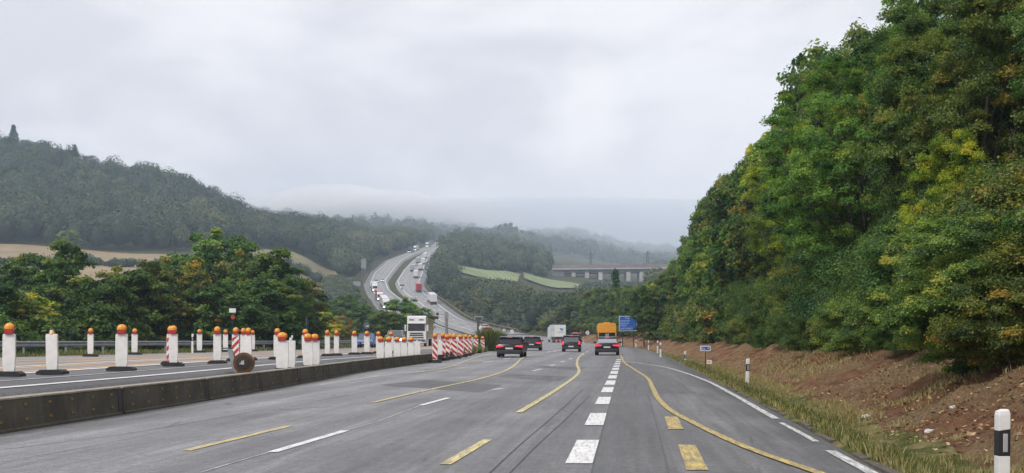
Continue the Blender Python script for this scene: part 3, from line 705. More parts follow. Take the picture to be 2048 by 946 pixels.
PAL = {'dark green': (.74, .96, .78), 'deep green': (.72, .92, .66), 'mid green': (1.0, 1.06, .85), 'fresh green': (1.15, 1.45, .90), 'olive green': (1.18, 1.05, .80),
       'yellow green': (2.3, 1.95, .70), 'brownish green': (1.15, .95, .72), 'bluish green': (.72, .95, .95), 'golden': (2.3, 1.5, .65), 'rusty': (2.3, .95, .60), 'pale green': (1.5, 1.5, 1.25)}
_U = ['', 'first', 'second', 'third', 'fourth', 'fifth', 'sixth', 'seventh', 'eighth', 'ninth', 'tenth', 'eleventh', 'twelfth', 'thirteenth', 'fourteenth', 'fifteenth', 'sixteenth', 'seventeenth', 'eighteenth', 'nineteenth']
_T = {2: 'twent', 3: 'thirt', 4: 'fort', 5: 'fift', 6: 'sixt', 7: 'sevent', 8: 'eight', 9: 'ninet'}
def ordw(n): return _U[n] if n < 20 else (_T[n // 10] + 'ieth' if n % 10 == 0 else _T[n // 10] + 'y-' + _U[n % 10])
ORD = [''] + [ordw(k + 1) for k in range(1, 98)]
def plant(key, X, Y, h, colour, label, cat='tree', group=None, rz=None, z=None, wide=1.0, dz=0.0):
    cm, tm, H = PROTO[key]; s = h / H
    z = g1(X, Y) if z is None else z
    nm = {'tree': 'tree', 'shrub': 'shrub', 'conifer': 'conifer'}.get(cat, cat)
    root = empty(nm, (X, Y, z + dz), random.uniform(0, 6.28) if rz is None else rz, (s * wide, s * wide, s))
    tag(root, label, cat, group)
    c = link(bpy.data.objects.new('crown' if cat != 'shrub' else 'foliage', cm), root)
    k = .9 + .2 * random.random(); p = PAL[colour]; c.color = (p[0] * k, p[1] * k, p[2] * k, 1)
    link(bpy.data.objects.new('trunk' if cat != 'shrub' else 'stem', tm), root)
    return root
random.seed(21)
def L3_(x, Y): return (x - 1024) * Y / F
# --- the wood on the bank right of the road
def pick(weights): 
    ks = list(weights); return random.choices(ks, [weights[k] for k in ks])[0]
W_T = {'dark green': 2, 'deep green': 4, 'mid green': 4, 'fresh green': 3, 'olive green': 2.2, 'brownish green': .7, 'bluish green': 1.2, 'yellow green': .7}
W_S = {'deep green': 3, 'mid green': 4, 'olive green': 4, 'bluish green': 2, 'brownish green': 1, 'pale green': 1.0}
SILX = [1000, 1100, 1180, 1250, 1290, 1312, 1352, 1372, 1400, 1440, 1480, 1535, 1550, 1600, 1650, 1720, 1765, 1900]; SILY = [650, 615, 588, 574, 560, 540, 500, 440, 375, 340, 295, 232, 150, 98, 72, 15, -45, -240]
NUM = 'zero one two three four five six seven eight nine ten eleven twelve thirteen fourteen fifteen sixteen seventeen eighteen nineteen'.split()
def wood_row(dist, y0, y1, step, hr, kn, kf, row, rowlabel, cat='tree', weights=W_T, skip=()):
    y = y0; i = 0; off_ = 0
    while y < y1:
        d = dist + random.uniform(-.22, .22) * step * .6; X = float(Rr(y)) + d; h = random.uniform(*hr)
        key = random.choice(kn if y < 85 else kf); colour = pick(weights)
        zb_ = float(zR(y) + bank_h(d)); xi_ = 1024 + F * (X - .25 * h) / y; lim = EYE + (HZ - float(np.interp(xi_, SILX, SILY))) * y / F - zb_
        if cat == 'tree' and d > 10 and xi_ < 1780: h = max(5.0, min(lim * random.uniform(.98, 1.10), 23 if d < 15 else 22))
        elif cat == 'tree': h = max(4.0, min(h, lim * .97))
        if not any(a < y < b for a, b in skip):
            hh = h; seen_ = 1024 + F * (X - (.28 * h if cat == 'tree' else .5 * h)) / y < 2048
            if seen_: lab = '%s %s, %s from the near end of the %s of the right-hand wood' % (colour, cat, ordw(i + 1), rowlabel)
            else: i -= 1; off_ += 1; lab = '%s %s number %s before the visible near end of the %s' % (colour, cat, NUM[min(off_, 19)], rowlabel)
            plant(key, X, y, hh, colour, lab, cat, row, z=float(zR(y) + bank_h(d)) - .1, wide=random.uniform(.82, 1.05) * (min(1, 13.5 / hh) if cat == 'tree' else 1)); i += 1
        y += step * random.uniform(.8, 1.25) * (1 if y < 80 else 1.35)
NT = ['nearA', 'nearB', 'nearC', 'nearD', 'nearE']; MT = ['midA', 'midB', 'midC', 'midE', 'midA']
NS = ['shrubA', 'shrubB', 'shrubC']; MS = ['mshrubA', 'mshrubB']
wood_row(18.0, 24, 330, 7.5, (14.5, 16.5), NT, MT, 'back trees of the right-hand wood', 'back row')
wood_row(12.0, 16, 330, 6.0, (14.0, 16.5), NT, MT, 'middle trees of the right-hand wood', 'middle row')
wood_row(8.4, 12, 320, 5.2, (9.5, 12.5), NT, MT, 'front trees of the right-hand wood', 'front row', skip=((20, 36), (44, 57)))
wood_row(6.6, 11, 300, 2.7, (3.2, 4.6), NS, MS, 'shrubs along the foot of the right-hand wood', 'understorey row', 'shrub', W_S)
wood_row(5.0, 22, 200, 3.8, (1.4, 2.6), NS, MS, 'low shrubs leaning over the red bank', 'lowest row', 'shrub', W_S)
plant('nearD', 14.6, 50, 12.4, 'fresh green', 'tall feathery fresh green tree standing out from the right-hand wood', 'tree', z=1.0, wide=.98)
plant('nearB', 12.0, 32.0, 6.2, 'yellow green', 'small bright yellow green maple at the front of the wood', 'tree', wide=.72, z=.6)
plant('nearC', 9.4, 24.0, 4.3, 'pale green', 'big rounded pale olive shrub bulging out beside the nearest delineator post', 'shrub', wide=1.25, z=-.35)
plant('nearE', 18.4, 56, 11.4, 'golden', 'tree with thin orange and yellow foliage high in the wood', 'tree', z=2.6, wide=.7)
plant('midA', L3_(1290, 166), 166, 8.5, 'deep green', 'leafy tree growing over the right edge of the blue direction sign', 'tree', z=.3, wide=.75)

# --- trees behind the left guardrail
def L3(x, Y): return (x - 1024) * Y / F
left_trees = [ # photo column, distance, top row, colour, kind, width, label
 (-60, 84, 560, 'dark green', 'midC', 1.2, 'dark green tree at the far left edge behind the guardrail'),
 (35, 88, 590, 'yellow green', 'midE', 1.3, 'low yellow green bushy tree at the left edge behind the guardrail'),
 (55, 120, 512, 'dark green', 'midA', 1.15, 'dark tree rising beside the low yellow green one'),
 (125, 104, 492, 'dark green', 'midB', 1.1, 'tall dark green tree with a pointed top left of the meadow view'),
 (175, 92, 560, 'deep green', 'midC', 1.1, 'spreading deep green tree under the tan field'),
 (240, 96, 538, 'mid green', 'midC', 1.25, 'mid green rounded tree below the middle of the tan field'),
 (205, 110, 545, 'olive green', 'midE', 1.0, 'olive tree between the two larger ones under the tan field'),
 (325, 100, 520, 'brownish green', 'midC', 1.2, 'brownish dark tree beside the bright green tree'),
 (375, 118, 515, 'dark green', 'midA', 1.1, 'dark tree just behind the brownish one'),
 (430, 134, 462, 'fresh green', 'midC', 1.3, 'tallest bright green tree of the left tree belt'),
 (395, 112, 528, 'golden', 'midE', .7, 'yellow leaved small tree in front of the bright green one'),
 (480, 120, 505, 'olive green', 'midC', 1.0, 'olive green tree between the bright and the dark one'),
 (560, 112, 510, 'deep green', 'midB', 1.35, 'large deep green tree at the end of the dense left belt'),
 (530, 104, 560, 'dark green', 'midA', 1.2, 'dark tree behind the round mirror-like sign'),
 (455, 100, 560, 'dark green', 'midC', 1.15, 'dark tree under the bright green crown'),
 (595, 118, 560, 'brownish green', 'midA', 1.0, 'brownish tree at the right end of the dense left belt'),
 (652, 190, 625, 'yellow green', 'midE', 1.1, 'small yellowing tree in the gap right of the belt'),
 (683, 215, 633, 'rusty', 'midE', .8, 'small rust coloured tree right of the yellowing one'),
 (700, 245, 588, 'dark green', 'midC', 1.1, 'dark tree in the dip left of the far motorway'),
 (640, 260, 600, 'bluish green', 'midA', 1.3, 'bluish green tree in the dip behind the yellowing one'),
 (735, 225, 612, 'deep green', 'midC', 1.2, 'deep green tree below the far white lorries'),
 (765, 300, 622, 'bluish green', 'midA', 1.2, 'bluish tree under the foot of the far motorway'),
 (812, 205, 596, 'fresh green', 'midC', 1.3, 'round green tree right above the white oncoming lorry'),
 (775, 196, 625, 'mid green', 'midA', 1.2, 'mid green tree left of the round one above the lorry'),
]
for x, Y, top, colr, key, wd, lab in left_trees:
    z = -1.6; h = (EYE + (HZ - top) * Y / F) - z
    plant(key, L3(x, Y), Y, h, colr, lab, 'tree', 'trees behind the left guardrail', z=z, wide=wd * min(1.25, max(.8, 9 / h)))
random.seed(5)
for i in range(30):
    x = -40 + i * 29 + random.uniform(-8, 8); Y = 76 + i * 2.0 + random.uniform(-3, 4) + (10 if x > 560 else 0) + (25 if x > 640 else 0)
    colr = pick({'deep green': 3, 'mid green': 3, 'olive green': 3, 'yellow green': .8, 'dark green': 2, 'brownish green': 1})
    h = random.uniform(2.8, 4.2) if x < 620 else random.uniform(2.0, 2.8)
    plant(random.choice(MS), L3(x, Y), Y, h, colr, '%s shrub behind the left guardrail, %s from the left' % (colr, ordw(i + 1)), 'shrub', 'shrubs behind the left guardrail', z=-.9, wide=1.15)

# --- far woods: one mesh each, crowns of leaf clumps
def wood_mesh(name, pts, seed, mat='leaf_far', leafs=150, lsize=1.15, hue=None):
    """pts: list of (X, Y, z, height, radius, tone)"""
    g = np.random.default_rng(seed); nvar = 6; base = []
    for v in range(nvar):
        d = g.normal(size=(leafs, 3)); d /= np.linalg.norm(d, axis=1)[:, None]; d[:, 2] = np.where(d[:, 2] < -.35, -d[:, 2], d[:, 2])
        lob = g.normal(size=(6, 3)); lob /= np.linalg.norm(lob, axis=1)[:, None]; la = g.uniform(.1, .45, 6)
        r_ = .78 + sum(la[i] * np.clip((d @ lob[i] - .55) / .45, 0, 1) for i in range(6)); p = d * (np.minimum(r_, 1.18) * g.uniform(.66, 1.0, leafs))[:, None]
        nr = d + np.array([0, 0, .35]) + g.normal(size=d.shape) * .45; nr /= np.linalg.norm(nr, axis=1)[:, None]
        t1 = np.cross(nr, g.normal(size=d.shape)); t1 /= np.linalg.norm(t1, axis=1)[:, None]; t2 = np.cross(nr, t1)
        base.append((p, t1, t2, g.uniform(.7, 1.3, leafs)[:, None], g.normal(0, .10, leafs) + (r_ - .9) * .25))
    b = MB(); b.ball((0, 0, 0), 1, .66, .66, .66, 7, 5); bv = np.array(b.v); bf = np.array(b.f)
    V = []; Fq = []; T = []; n = 0
    for X, Y, z, h, r, tone in pts:
        p, t1, t2, s, tv = base[g.integers(nvar)]; a = g.uniform(0, 6.28); ca, sa = math.cos(a), math.sin(a)
        Rm = np.array([[ca, sa, 0], [-sa, ca, 0], [0, 0, 1]]); S = np.array([r, r, h * .42]); o = np.array([X, Y, z + h * .56])
        P = (p @ Rm) * S + o; A = (t1 @ Rm) * s * lsize * .5; B = (t2 @ Rm) * s * lsize * .4
        V.append(np.stack([P - A, P - B, P + A, P + B], 1).reshape(-1, 3)); Fq.append(np.arange(leafs * 4).reshape(-1, 4) + n); n += leafs * 4
        T.append(np.clip(tone + tv, 0, 1))
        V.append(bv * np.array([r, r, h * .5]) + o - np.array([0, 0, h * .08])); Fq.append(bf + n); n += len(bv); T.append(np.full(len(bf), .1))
    me = mesh_np(name, np.vstack(V), np.vstack(Fq), M[mat], np.concatenate(T)); o = link(bpy.data.objects.new(name, me))
    return o
def fill(region, y0, y1, sp, hr, seed, tone=.38, tsp=.12, occ=None, cap=None):
    """jittered stand of trees; region(xi, Y) says where trees grow; hidden ones are dropped"""
    g = np.random.default_rng(seed); out_ = []; Y = y0
    while Y < y1:
        s = sp * (1 + max(0, Y - 700) / 1500); Xa = (-800 - 1024) * Y / F; Xb = (2300 - 1024) * Y / F
        Xs = np.arange(Xa, Xb, s) + g.uniform(-.4, .4) * s; Xs = Xs + g.uniform(-.35, .35, len(Xs)) * s; Yy = Y + g.uniform(-.35, .35, len(Xs)) * s
        xi = 1024 + F * Xs / Yy; Z = ground(Xs, Yy, False)
        lo_ = Ll(Yy); hi_ = Rr(Yy); clear = np.where(Yy < 1240, np.where((Xs > lo_ - 6) & (Xs < hi_ + 4.5), 0, 1), 1)
        for X_, Y_, x_, z_, c_ in zip(Xs, Yy, xi, Z, clear):
            if not c_ or not region(x_, Y_): continue
            h = g.uniform(*hr) * g.choice([.65, .85, 1, 1.15]); r = h * g.uniform(.30, .50)
            top = HZ - (z_ + h - EYE) * F / Y_
            if cap is not None and top < cap(x_):
                h = (HZ - cap(x_)) * Y_ / F + EYE - z_; top = cap(x_)
                if h < 3: continue
                r = h * .45
            k = int(np.clip((x_ + 800) / 12, 0, 260)); kw = max(1, int(r * F / Y_ / 12))
            seg = occ[max(0, k - kw):k + kw + 1]
            if top > seg.max() + 10: continue
            low = HZ - (z_ + h * .55 - EYE) * F / Y_
            kk = slice(k, k + 1); occ[kk] = np.minimum(occ[kk], low)
            patch = hashn(np.array(X_ + 5000), np.array(Y_), 55, seed) * .35 + hashn(np.array(X_ + 5000), np.array(Y_), 18, seed + 1) * .25
            out_.append((X_, Y_, z_ - 1, h, r, float(np.clip(tone + patch + g.normal(0, tsp), .03, .98))))
        Y += s * .85
    return out_
occ = np.full(262, 900.0)
def reg_left(x, Y):      # wood above the tan field
    if x > 700: return False
    edge = np.interp(x, [-800, 0, 300, 420, 480, 560, 700], [612, 622, 632, 640, 715, 722, 722])
    return Y > edge and Y < 1240
def reg_mid_left(x, Y):  # trees left of the far motorway
    return 655 < x < 905 and 560 < Y < 1240 and x < 1024 + F * float(Ll(Y) - 7) / Y and x > np.interp(Y, [560, 700, 1240], [700, 672, 640]) and not (x < 728 and Y < 600)
def reg_right(x, Y):     # wood right of the far motorway
    if x < 1024 + F * float(Rr(Y) + 4.5) / Y or x > 1560: return False
    if 640 < Y < 790 and 905 < x < 1046: return False
    if 640 < Y < 838 and 1040 < x < 1170: return False
    if 862 < Y < 945 and x >= 1095: return False
    return 345 < Y < 1240
def reg_back(x, Y): return -400 < x < 1700 and Y > 1240
A1 = fill(reg_left, 600, 1240, 11, (14, 23), 51, .36, .17, occ)
A2 = fill(reg_mid_left, 560, 1240, 9.5, (11, 18), 52, .46, .17, occ)
occ2 = np.full(262, 900.0)
_cp = lambda x: float(np.interp(x, [890, 910, 1040, 1060, 1150, 1165, 1290, 1330], [300, 550, 552, 578, 580, 572, 570, 300]))
A3 = fill(reg_right, 350, 640, 7.8, (8, 15), 53, .42, .14, occ2, _cp) + fill(reg_right, 640, 1240, 7.8, (8, 15), 55, .42, .14, occ2, lambda x: float(np.interp(x, [1090, 1100, 1300, 1310], [300, 560, 560, 300])))
occ3 = np.minimum(occ, occ2)
A4 = fill(reg_back, 1245, 2560, 10, (14, 20), 54, .30, .12, occ3)
print('far trees', len(A1), len(A2), len(A3), len(A4))
near3 = [p for p in A3 if p[1] < 620]; far3 = [p for p in A3 if p[1] >= 620]
def stuff(o, lab, cat='wood'): return tag(o, lab, cat, None, 'stuff')
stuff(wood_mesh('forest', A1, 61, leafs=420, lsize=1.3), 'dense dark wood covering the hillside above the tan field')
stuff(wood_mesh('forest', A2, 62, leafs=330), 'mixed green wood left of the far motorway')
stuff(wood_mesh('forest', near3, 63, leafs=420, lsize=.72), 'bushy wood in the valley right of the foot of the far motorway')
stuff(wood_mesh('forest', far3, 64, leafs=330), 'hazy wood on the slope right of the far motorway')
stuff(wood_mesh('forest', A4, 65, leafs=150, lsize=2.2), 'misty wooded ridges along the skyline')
# low scrub beside the foot of the far motorway
g = np.random.default_rng(91); S = []
for _ in range(900):
    Y = g.uniform(300, 640); side = g.random() < .7
    X = float(Rr(Y)) + g.uniform(2.5, 26) if side else float(Ll(Y)) - g.uniform(6, 20)
    hh = g.uniform(2.2, 5.5) * (1 if abs(X - float(Rr(Y))) > 6 or not side else .6); S.append((X, Y, g1(X, Y) - .3, hh, hh * g.uniform(.5, .75), float(np.clip(g.normal(.5, .18), 0, 1))))
stuff(wood_mesh('undergrowth', S, 66, leafs=150, lsize=.5), 'low scrub lining the foot of the far motorway', 'scrub')
# hedges dividing the fields
def hedge(lab, pts, h, seed):
    out_ = []; g = np.random.default_rng(seed)
    for (x0, Y0), (x1, Y1) in zip(pts[:-1], pts[1:]):
        n = max(2, int(math.hypot((x1 - x0) * Y0 / F, Y1 - Y0) / 2.4))
        for i in range(n):
            s = i / n; Y = Y0 + (Y1 - Y0) * s + g.uniform(-2, 2); X = (x0 + (x1 - x0) * s - 1024) * Y / F + g.uniform(-1, 1); hh = h * g.uniform(.6, 1.2)
            out_.append((X, Y, g1(X, Y) - .4, hh, hh * .55, float(np.clip(g.normal(.22, .1), 0, 1))))
    o = wood_mesh('hedge', out_, seed, leafs=70, lsize=.9); return tag(o, lab, 'hedge', None, 'thing')
hedge('dark hedge crossing the tan field at the left', [(-60, 470), (60, 478), (120, 470)], 6, 71)
hedge('long dark hedge along the lower side of the tan field', [(150, 520), (230, 498), (300, 500), (380, 520)], 5, 72)
hedge('dark hedge on the lower side of the olive field', [(480, 610), (560, 585), (640, 570), (672, 562)], 6, 73)
plant('midA', L3(138, 560), 560, 13, 'pale green', 'lone grey green tree standing in the tan field', 'tree', z=g1(L3(138, 560), 560), wide=1.3)
plant('conifer', L3(27, 935), 935, 15, 'bluish green', 'lone conifer sticking up from the left hill skyline', 'conifer', z=g1(L3(27, 935), 935) + 13, wide=2.1)
plant('conifer', L3(150, 925), 925, 10, 'bluish green', 'smaller conifer on the left hill skyline', 'conifer', z=g1(L3(150, 925), 925) + 14, wide=2.2)
for i, (x, Y, h) in enumerate([(1001, 1290, 22), (1011, 1300, 24), (1021, 1295, 25), (1032, 1300, 22), (1044, 1310, 20)]):
    plant('conifer', L3(x, Y), Y, h, 'bluish green', '%s spruce of the small clump on the far skyline' % ['leftmost', 'second', 'middle', 'fourth', 'rightmost'][i], 'conifer', 'spruces on the far skyline', z=g1(L3(x, Y), Y) - 3, wide=2.0)
plant('conifer', L3(1231, 300), 300, 14, 'dark green', 'dark spruce standing above the wood under the bridge', 'conifer', z=5, wide=1.2)
# trees where the road bends out of sight
random.seed(8)
for i, (x, Y, top, colr) in enumerate([(1105, 345, 640, 'rusty'), (1128, 330, 612, 'olive green'), (1150, 318, 594, 'deep green'), (1178, 315, 586, 'olive green'), (1198, 322, 576, 'dark green'), (1215, 300, 596, 'fresh green'),
                                      (1075, 372, 630, 'brownish green'), (1045, 385, 645, 'deep green'), (1138, 300, 640, 'olive green'), (1165, 296, 630, 'mid green'), (1090, 335, 655, 'yellow green'), (1250, 296, 574, 'bluish green'), (1020, 400, 650, 'bluish green'),
                                      (1112, 305, 655, 'olive green'), (1190, 288, 625, 'dark green')]):
    X = L3(x, Y); z = max(g1(X, Y), .8); h = EYE + (HZ - top) * Y / F - z
    plant(['midA', 'midC', 'midE', 'midB'][i % 4], X, Y, max(h, 4), colr, '%s tree beyond the bend, %s' % (colr, ['reddest of them', 'left of the dark pair', 'with a broad crown', 'just left of the spruce', 'behind the spruce', 'right below the spruce', 'right above the white lorry cab', 'left of the white lorry', 'low behind the lorry', 'between lorry and orange vehicle', 'low at the road edge', 'right of the spruce', 'lowest at the left end', 'above the white lorry', 'above the orange vehicle'][i]), 'tree', 'trees beyond the bend', z=z, wide=1.25)

# --- grasses
def blades(name, P, hts, seed, tone, w_=.012, lab='', kind='stuff', cat='grass'):
    g = np.random.default_rng(seed); n = len(P); a = g.uniform(0, 6.28, n); ln = g.uniform(.1, .7, n) * hts; b_ = g.uniform(0, 6.28, n)
    wd = w_ * (1 + P[:, 1] / 22)
    s = np.stack([np.cos(a) * wd, np.sin(a) * wd, 0 * a], 1); t_ = np.stack([np.cos(b_) * ln, np.sin(b_) * ln, hts], 1)
    V = np.stack([P - s, P + s, P + t_ * .6 + s * .7, P + t_], 1).reshape(-1, 3); Fq = np.arange(n * 4).reshape(n, 4)
    o = link(bpy.data.objects.new(name, mesh_np(name, V, Fq, M['grassblade'], np.clip(tone, 0, 1)))); return tag(o, lab, cat, None, kind)
g = np.random.default_rng(9)
n = 90000; Y = 7 + 75 * g.random(n) ** 1.7; d = g.uniform(.12, 2.3, n); clump = hashn(d, Y, .55, 31) + hashn(d, Y, 1.7, 32)
keep = clump > g.uniform(-.45, .35, n); Y, d, clump = Y[keep], d[keep], clump[keep]
P = np.stack([Rr(Y) + d, Y, zR(Y) + bank_h(d) + .02], 1)
green = np.clip(1.15 - np.abs(d - .75) / 1.0, 0, 1) 
tone = np.where(g.random(len(Y)) < green * .85, g.uniform(.02, .40, len(Y)), g.uniform(.5, 1, len(Y)))
blades('roadside_grass', P, g.uniform(.05, .15, len(Y)) * (1 + clump), 10, tone, .006, 'green and straw coloured grass on the right verge')
n = 48000; Y = 8 + 60 * g.random(n) ** 1.6; d = g.uniform(2.6, 7.5, n); cl = hashn(d, Y, 1.1, 41) + .8 * hashn(d, Y, 3.0, 42); keep = cl > g.uniform(-.1, .35, n); Y, d = Y[keep], d[keep]
P = np.stack([Rr(Y) + d, Y, bank_z(d, Y) + .02], 1)
blades('dry_grass', P, g.uniform(.04, .16, len(Y)), 11, np.where(g.random(len(Y)) < .12, g.uniform(.1, .4, len(Y)), g.uniform(.6, 1, len(Y))), .006, 'straw coloured dry grass scattered over the red bank')
# fallen leaves and litter of twigs on the bank
n = 26000; Y = 8 + 55 * g.random(n) ** 1.5; d = g.uniform(1.7, 7.5, n); cl = hashn(d, Y, .8, 61) + hashn(d, Y, 2.2, 62); k_ = cl > g.uniform(-.5, .4, n); Y, d = Y[k_], d[k_]; n = len(Y)
P0 = np.stack([Rr(Y) + d, Y, bank_z(d, Y) + .03 + .02 * g.random(n)], 1); a = g.uniform(0, 6.28, n); s_ = g.uniform(.018, .05, n); tl = g.uniform(-.5, .5, n)
u_ = np.stack([np.cos(a) * s_, np.sin(a) * s_, tl * s_], 1); v_ = np.stack([-np.sin(a) * s_ * .6, np.cos(a) * s_ * .6, g.uniform(-.4, .6, n) * s_], 1)
V = np.stack([P0 - u_, P0 - v_, P0 + u_, P0 + v_], 1).reshape(-1, 3)
M['litter_leaf'] = leafmat('fallen_leaves', [(.05, .025, .012), (.16, .075, .035), (.30, .17, .08), (.42, .27, .13), (.52, .42, .28)], .1)
tag(link(bpy.data.objects.new('fallen_leaves', mesh_np('fallen_leaves', V, np.arange(n * 4).reshape(n, 4), M['litter_leaf'], g.random(n) * .95))), 'brown and straw coloured fallen leaves lying on the bank', 'leaf litter', None, 'stuff')
# loose stones on the bank
mb = MB(); random.seed(77)
for _ in range(420):
    y = 9 + 45 * random.random() ** 1.5; d = random.uniform(2.4, 6.5); r_ = random.uniform(.015, .06); z = float(bank_z(np.array(d), np.array(y))) + r_ * .3
    mb.ball((float(Rr(y)) + d, y, z), r_, random.uniform(.8, 1.5), random.uniform(.8, 1.4), random.uniform(.5, .9), 5, 4)
M['stone'] = simple('stone', (.36, .22, .15), .9, 0, .5, 12)
tag(mb.build('loose_stones', M['stone']), 'small reddish stones scattered over the bank', 'stones', None, 'stuff')
# grass under the left guardrail
n = 26000; Y = 20 + 150 * g.random(n) ** 1.3; dl = g.uniform(-.1, 3.2, n); X = Ll(Y) - .5 - dl; cl = hashn(X + 200, Y, 2.2, 71); k_ = cl > g.uniform(-.6, .2, n); X, Y, cl = X[k_], Y[k_], cl[k_]
blades('verge_weeds', np.stack([X, Y, np.full(len(X), .22)], 1), g.uniform(.3, .6, len(Y)) * (1 + .5 * cl), 17, g.uniform(.05, .75, len(Y)), .012, 'green brown weeds under and behind the left guardrail')
# tall weeds on the median
n = 9000; g = np.random.default_rng(12); Y = g.uniform(84, 240, n); u = g.random(n); X = Lr(Y) + .2 + (Rl(Y) - Lr(Y) - .5) * u; cl = hashn(X + 300, Y, 5, 51)
keep = cl > g.uniform(-.5, .3, n); X, Y, cl = X[keep], Y[keep], cl[keep]
blades('median_weeds', np.stack([X, Y, .1 + .3 * sst(0, 1, (Rl(Y) - X))], 1), g.uniform(.25, .75, len(Y)) * (1 + cl), 13, g.uniform(.05, .75, len(Y)), .012, 'rough weeds growing along the median')
n = 1100; a = g.uniform(0, 6.28, n); r_ = .95 * np.sqrt(g.random(n)); X0 = L3(981, 118); P = np.stack([X0 + r_ * np.cos(a), 118 + r_ * np.sin(a), 0 * a + .15], 1)
o = blades('grass_clump', P, g.uniform(1.7, 2.9, n) * (1 - .3 * (r_ / .95) ** 2), 14, g.uniform(.1, .45, n), .014, 'tall green reed-like clump on the median near the parting beacons', 'thing', 'plant')
# ------------------------------------------------------------------ haze over the valley, cloud lying on the far ridge
def volume(name, mesh, col, dens, lab, cat, aniso=.0):
    m = bpy.data.materials.new(name); m.use_nodes = True; t = m.node_tree; t.nodes.clear()
    o = t.nodes.new('ShaderNodeOutputMaterial'); v = t.nodes.new('ShaderNodeVolumePrincipled')
    v.inputs['Color'].default_value = (*col, 1); v.inputs['Density'].default_value = dens; v.inputs['Anisotropy'].default_value = aniso
    t.links.new(v.outputs[0], o.inputs['Volume']); mesh.materials.clear(); mesh.materials.append(m)
    ob = link(bpy.data.objects.new(name, mesh)); return tag(ob, lab, cat, None, 'stuff')
HAZE_DENS = .00026
volume('haze', MB().box(-7000, 7000, -200, 4800, -6, 420).mesh('haze', M['black']), (.66, .82, 1.0), HAZE_DENS, 'thin bluish haze filling the valley and veiling the far hills', 'haze')
for i, (x, Y, row, rx, ry, rz, dn) in enumerate([(605, 1480, 431, 75, 150, 24, .006), (690, 1490, 426, 95, 170, 30, .012), (790, 1480, 430, 85, 160, 26, .013), (880, 1480, 434, 70, 140, 22, .007), (975, 1700, 442, 75, 200, 17, .0036)]):
    X = (x - 1024) * Y / F; z = EYE + (HZ - row) * Y / F
    mb = MB(); mb.ball((0, 0, 0), 1, rx, ry, rz, 32, 20); me = mb.mesh('low_cloud', M['black'], True)
    o = volume('low_cloud', me, (.97, .98, 1.0), dn, '%s bank of low cloud resting on the far wooded ridge' % ['leftmost', 'second', 'middle', 'fourth', 'rightmost'][i], 'cloud'); o.location = (X, Y, z)

mb = MB(); mb.ball((0, 0, 0), 1, 1200, 1040, 200, 40, 24); o = volume('valley_mist', mb.mesh('valley_mist', M['black'], True), (.84, .91, 1.0), .0014, 'bluish mist thickening over the farthest ridges', 'mist'); o.location = (60, 2010, 10)
# ------------------------------------------------------------------ concrete work-zone barrier, segment by segment
def bar_x(y): return float(Rl(y)) - .12
BH = .50
def barrier_proto():
    root = empty('concrete_barrier'); L_ = 4.84; mb = MB()
    prof = [(-.19, .0), (.19, .0), (.19, .045), (.155, .055), (.125, BH - .02), (-.125, BH - .02), (-.155, .055), (-.19, .045)]
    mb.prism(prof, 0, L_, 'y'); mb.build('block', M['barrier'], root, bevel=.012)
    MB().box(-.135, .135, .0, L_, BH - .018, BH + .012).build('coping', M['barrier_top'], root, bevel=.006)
    MB().box(-.135, .135, L_ + .002, L_ + .098, .0, BH - .03).build('joint_filler', M['black'], root)
    MB().box(-.165, .165, L_ - .13, L_ - .001, .05, BH - .05, .84).build('joint_plate', M['dark_steel'], root)
    rm = MB().box(-.014, .0, -.055, .055, -.022, .022).mesh('reflector', M['yellow_reflector'], bevel=.004)
    for k in range(6):
        for h in (.17, .39):
            o = link(bpy.data.objects.new('reflector', rm), root)
            xx = .155 - (h - .055) / (BH - .075) * .03
            o.location = (xx + .016, .42 + k * .8, h); o.rotation_euler = (0, 0, 0)
    return register(root)
bp = barrier_proto(); y = 1.8; i = 0
while y < 76:
    s_ = 4.94; x0, x1 = bar_x(y), bar_x(y + s_)
    o = bp if i == 0 else copy_tree(bp)
    o.location = (x0, y, float(zR(y)) - .005); o.rotation_euler = (0, 0, -math.atan2(x1 - x0, s_))
    tag(o, 'grimy concrete barrier block with yellow reflectors, %s' % ('nearest of the row' if i == 0 else ordw(i + 1) + ' of the row from the near end' if y < 68 else 'at the far end of the row'), 'barrier', 'concrete barrier blocks beside our lane')
    y += s_; i += 1
BAR_END = y

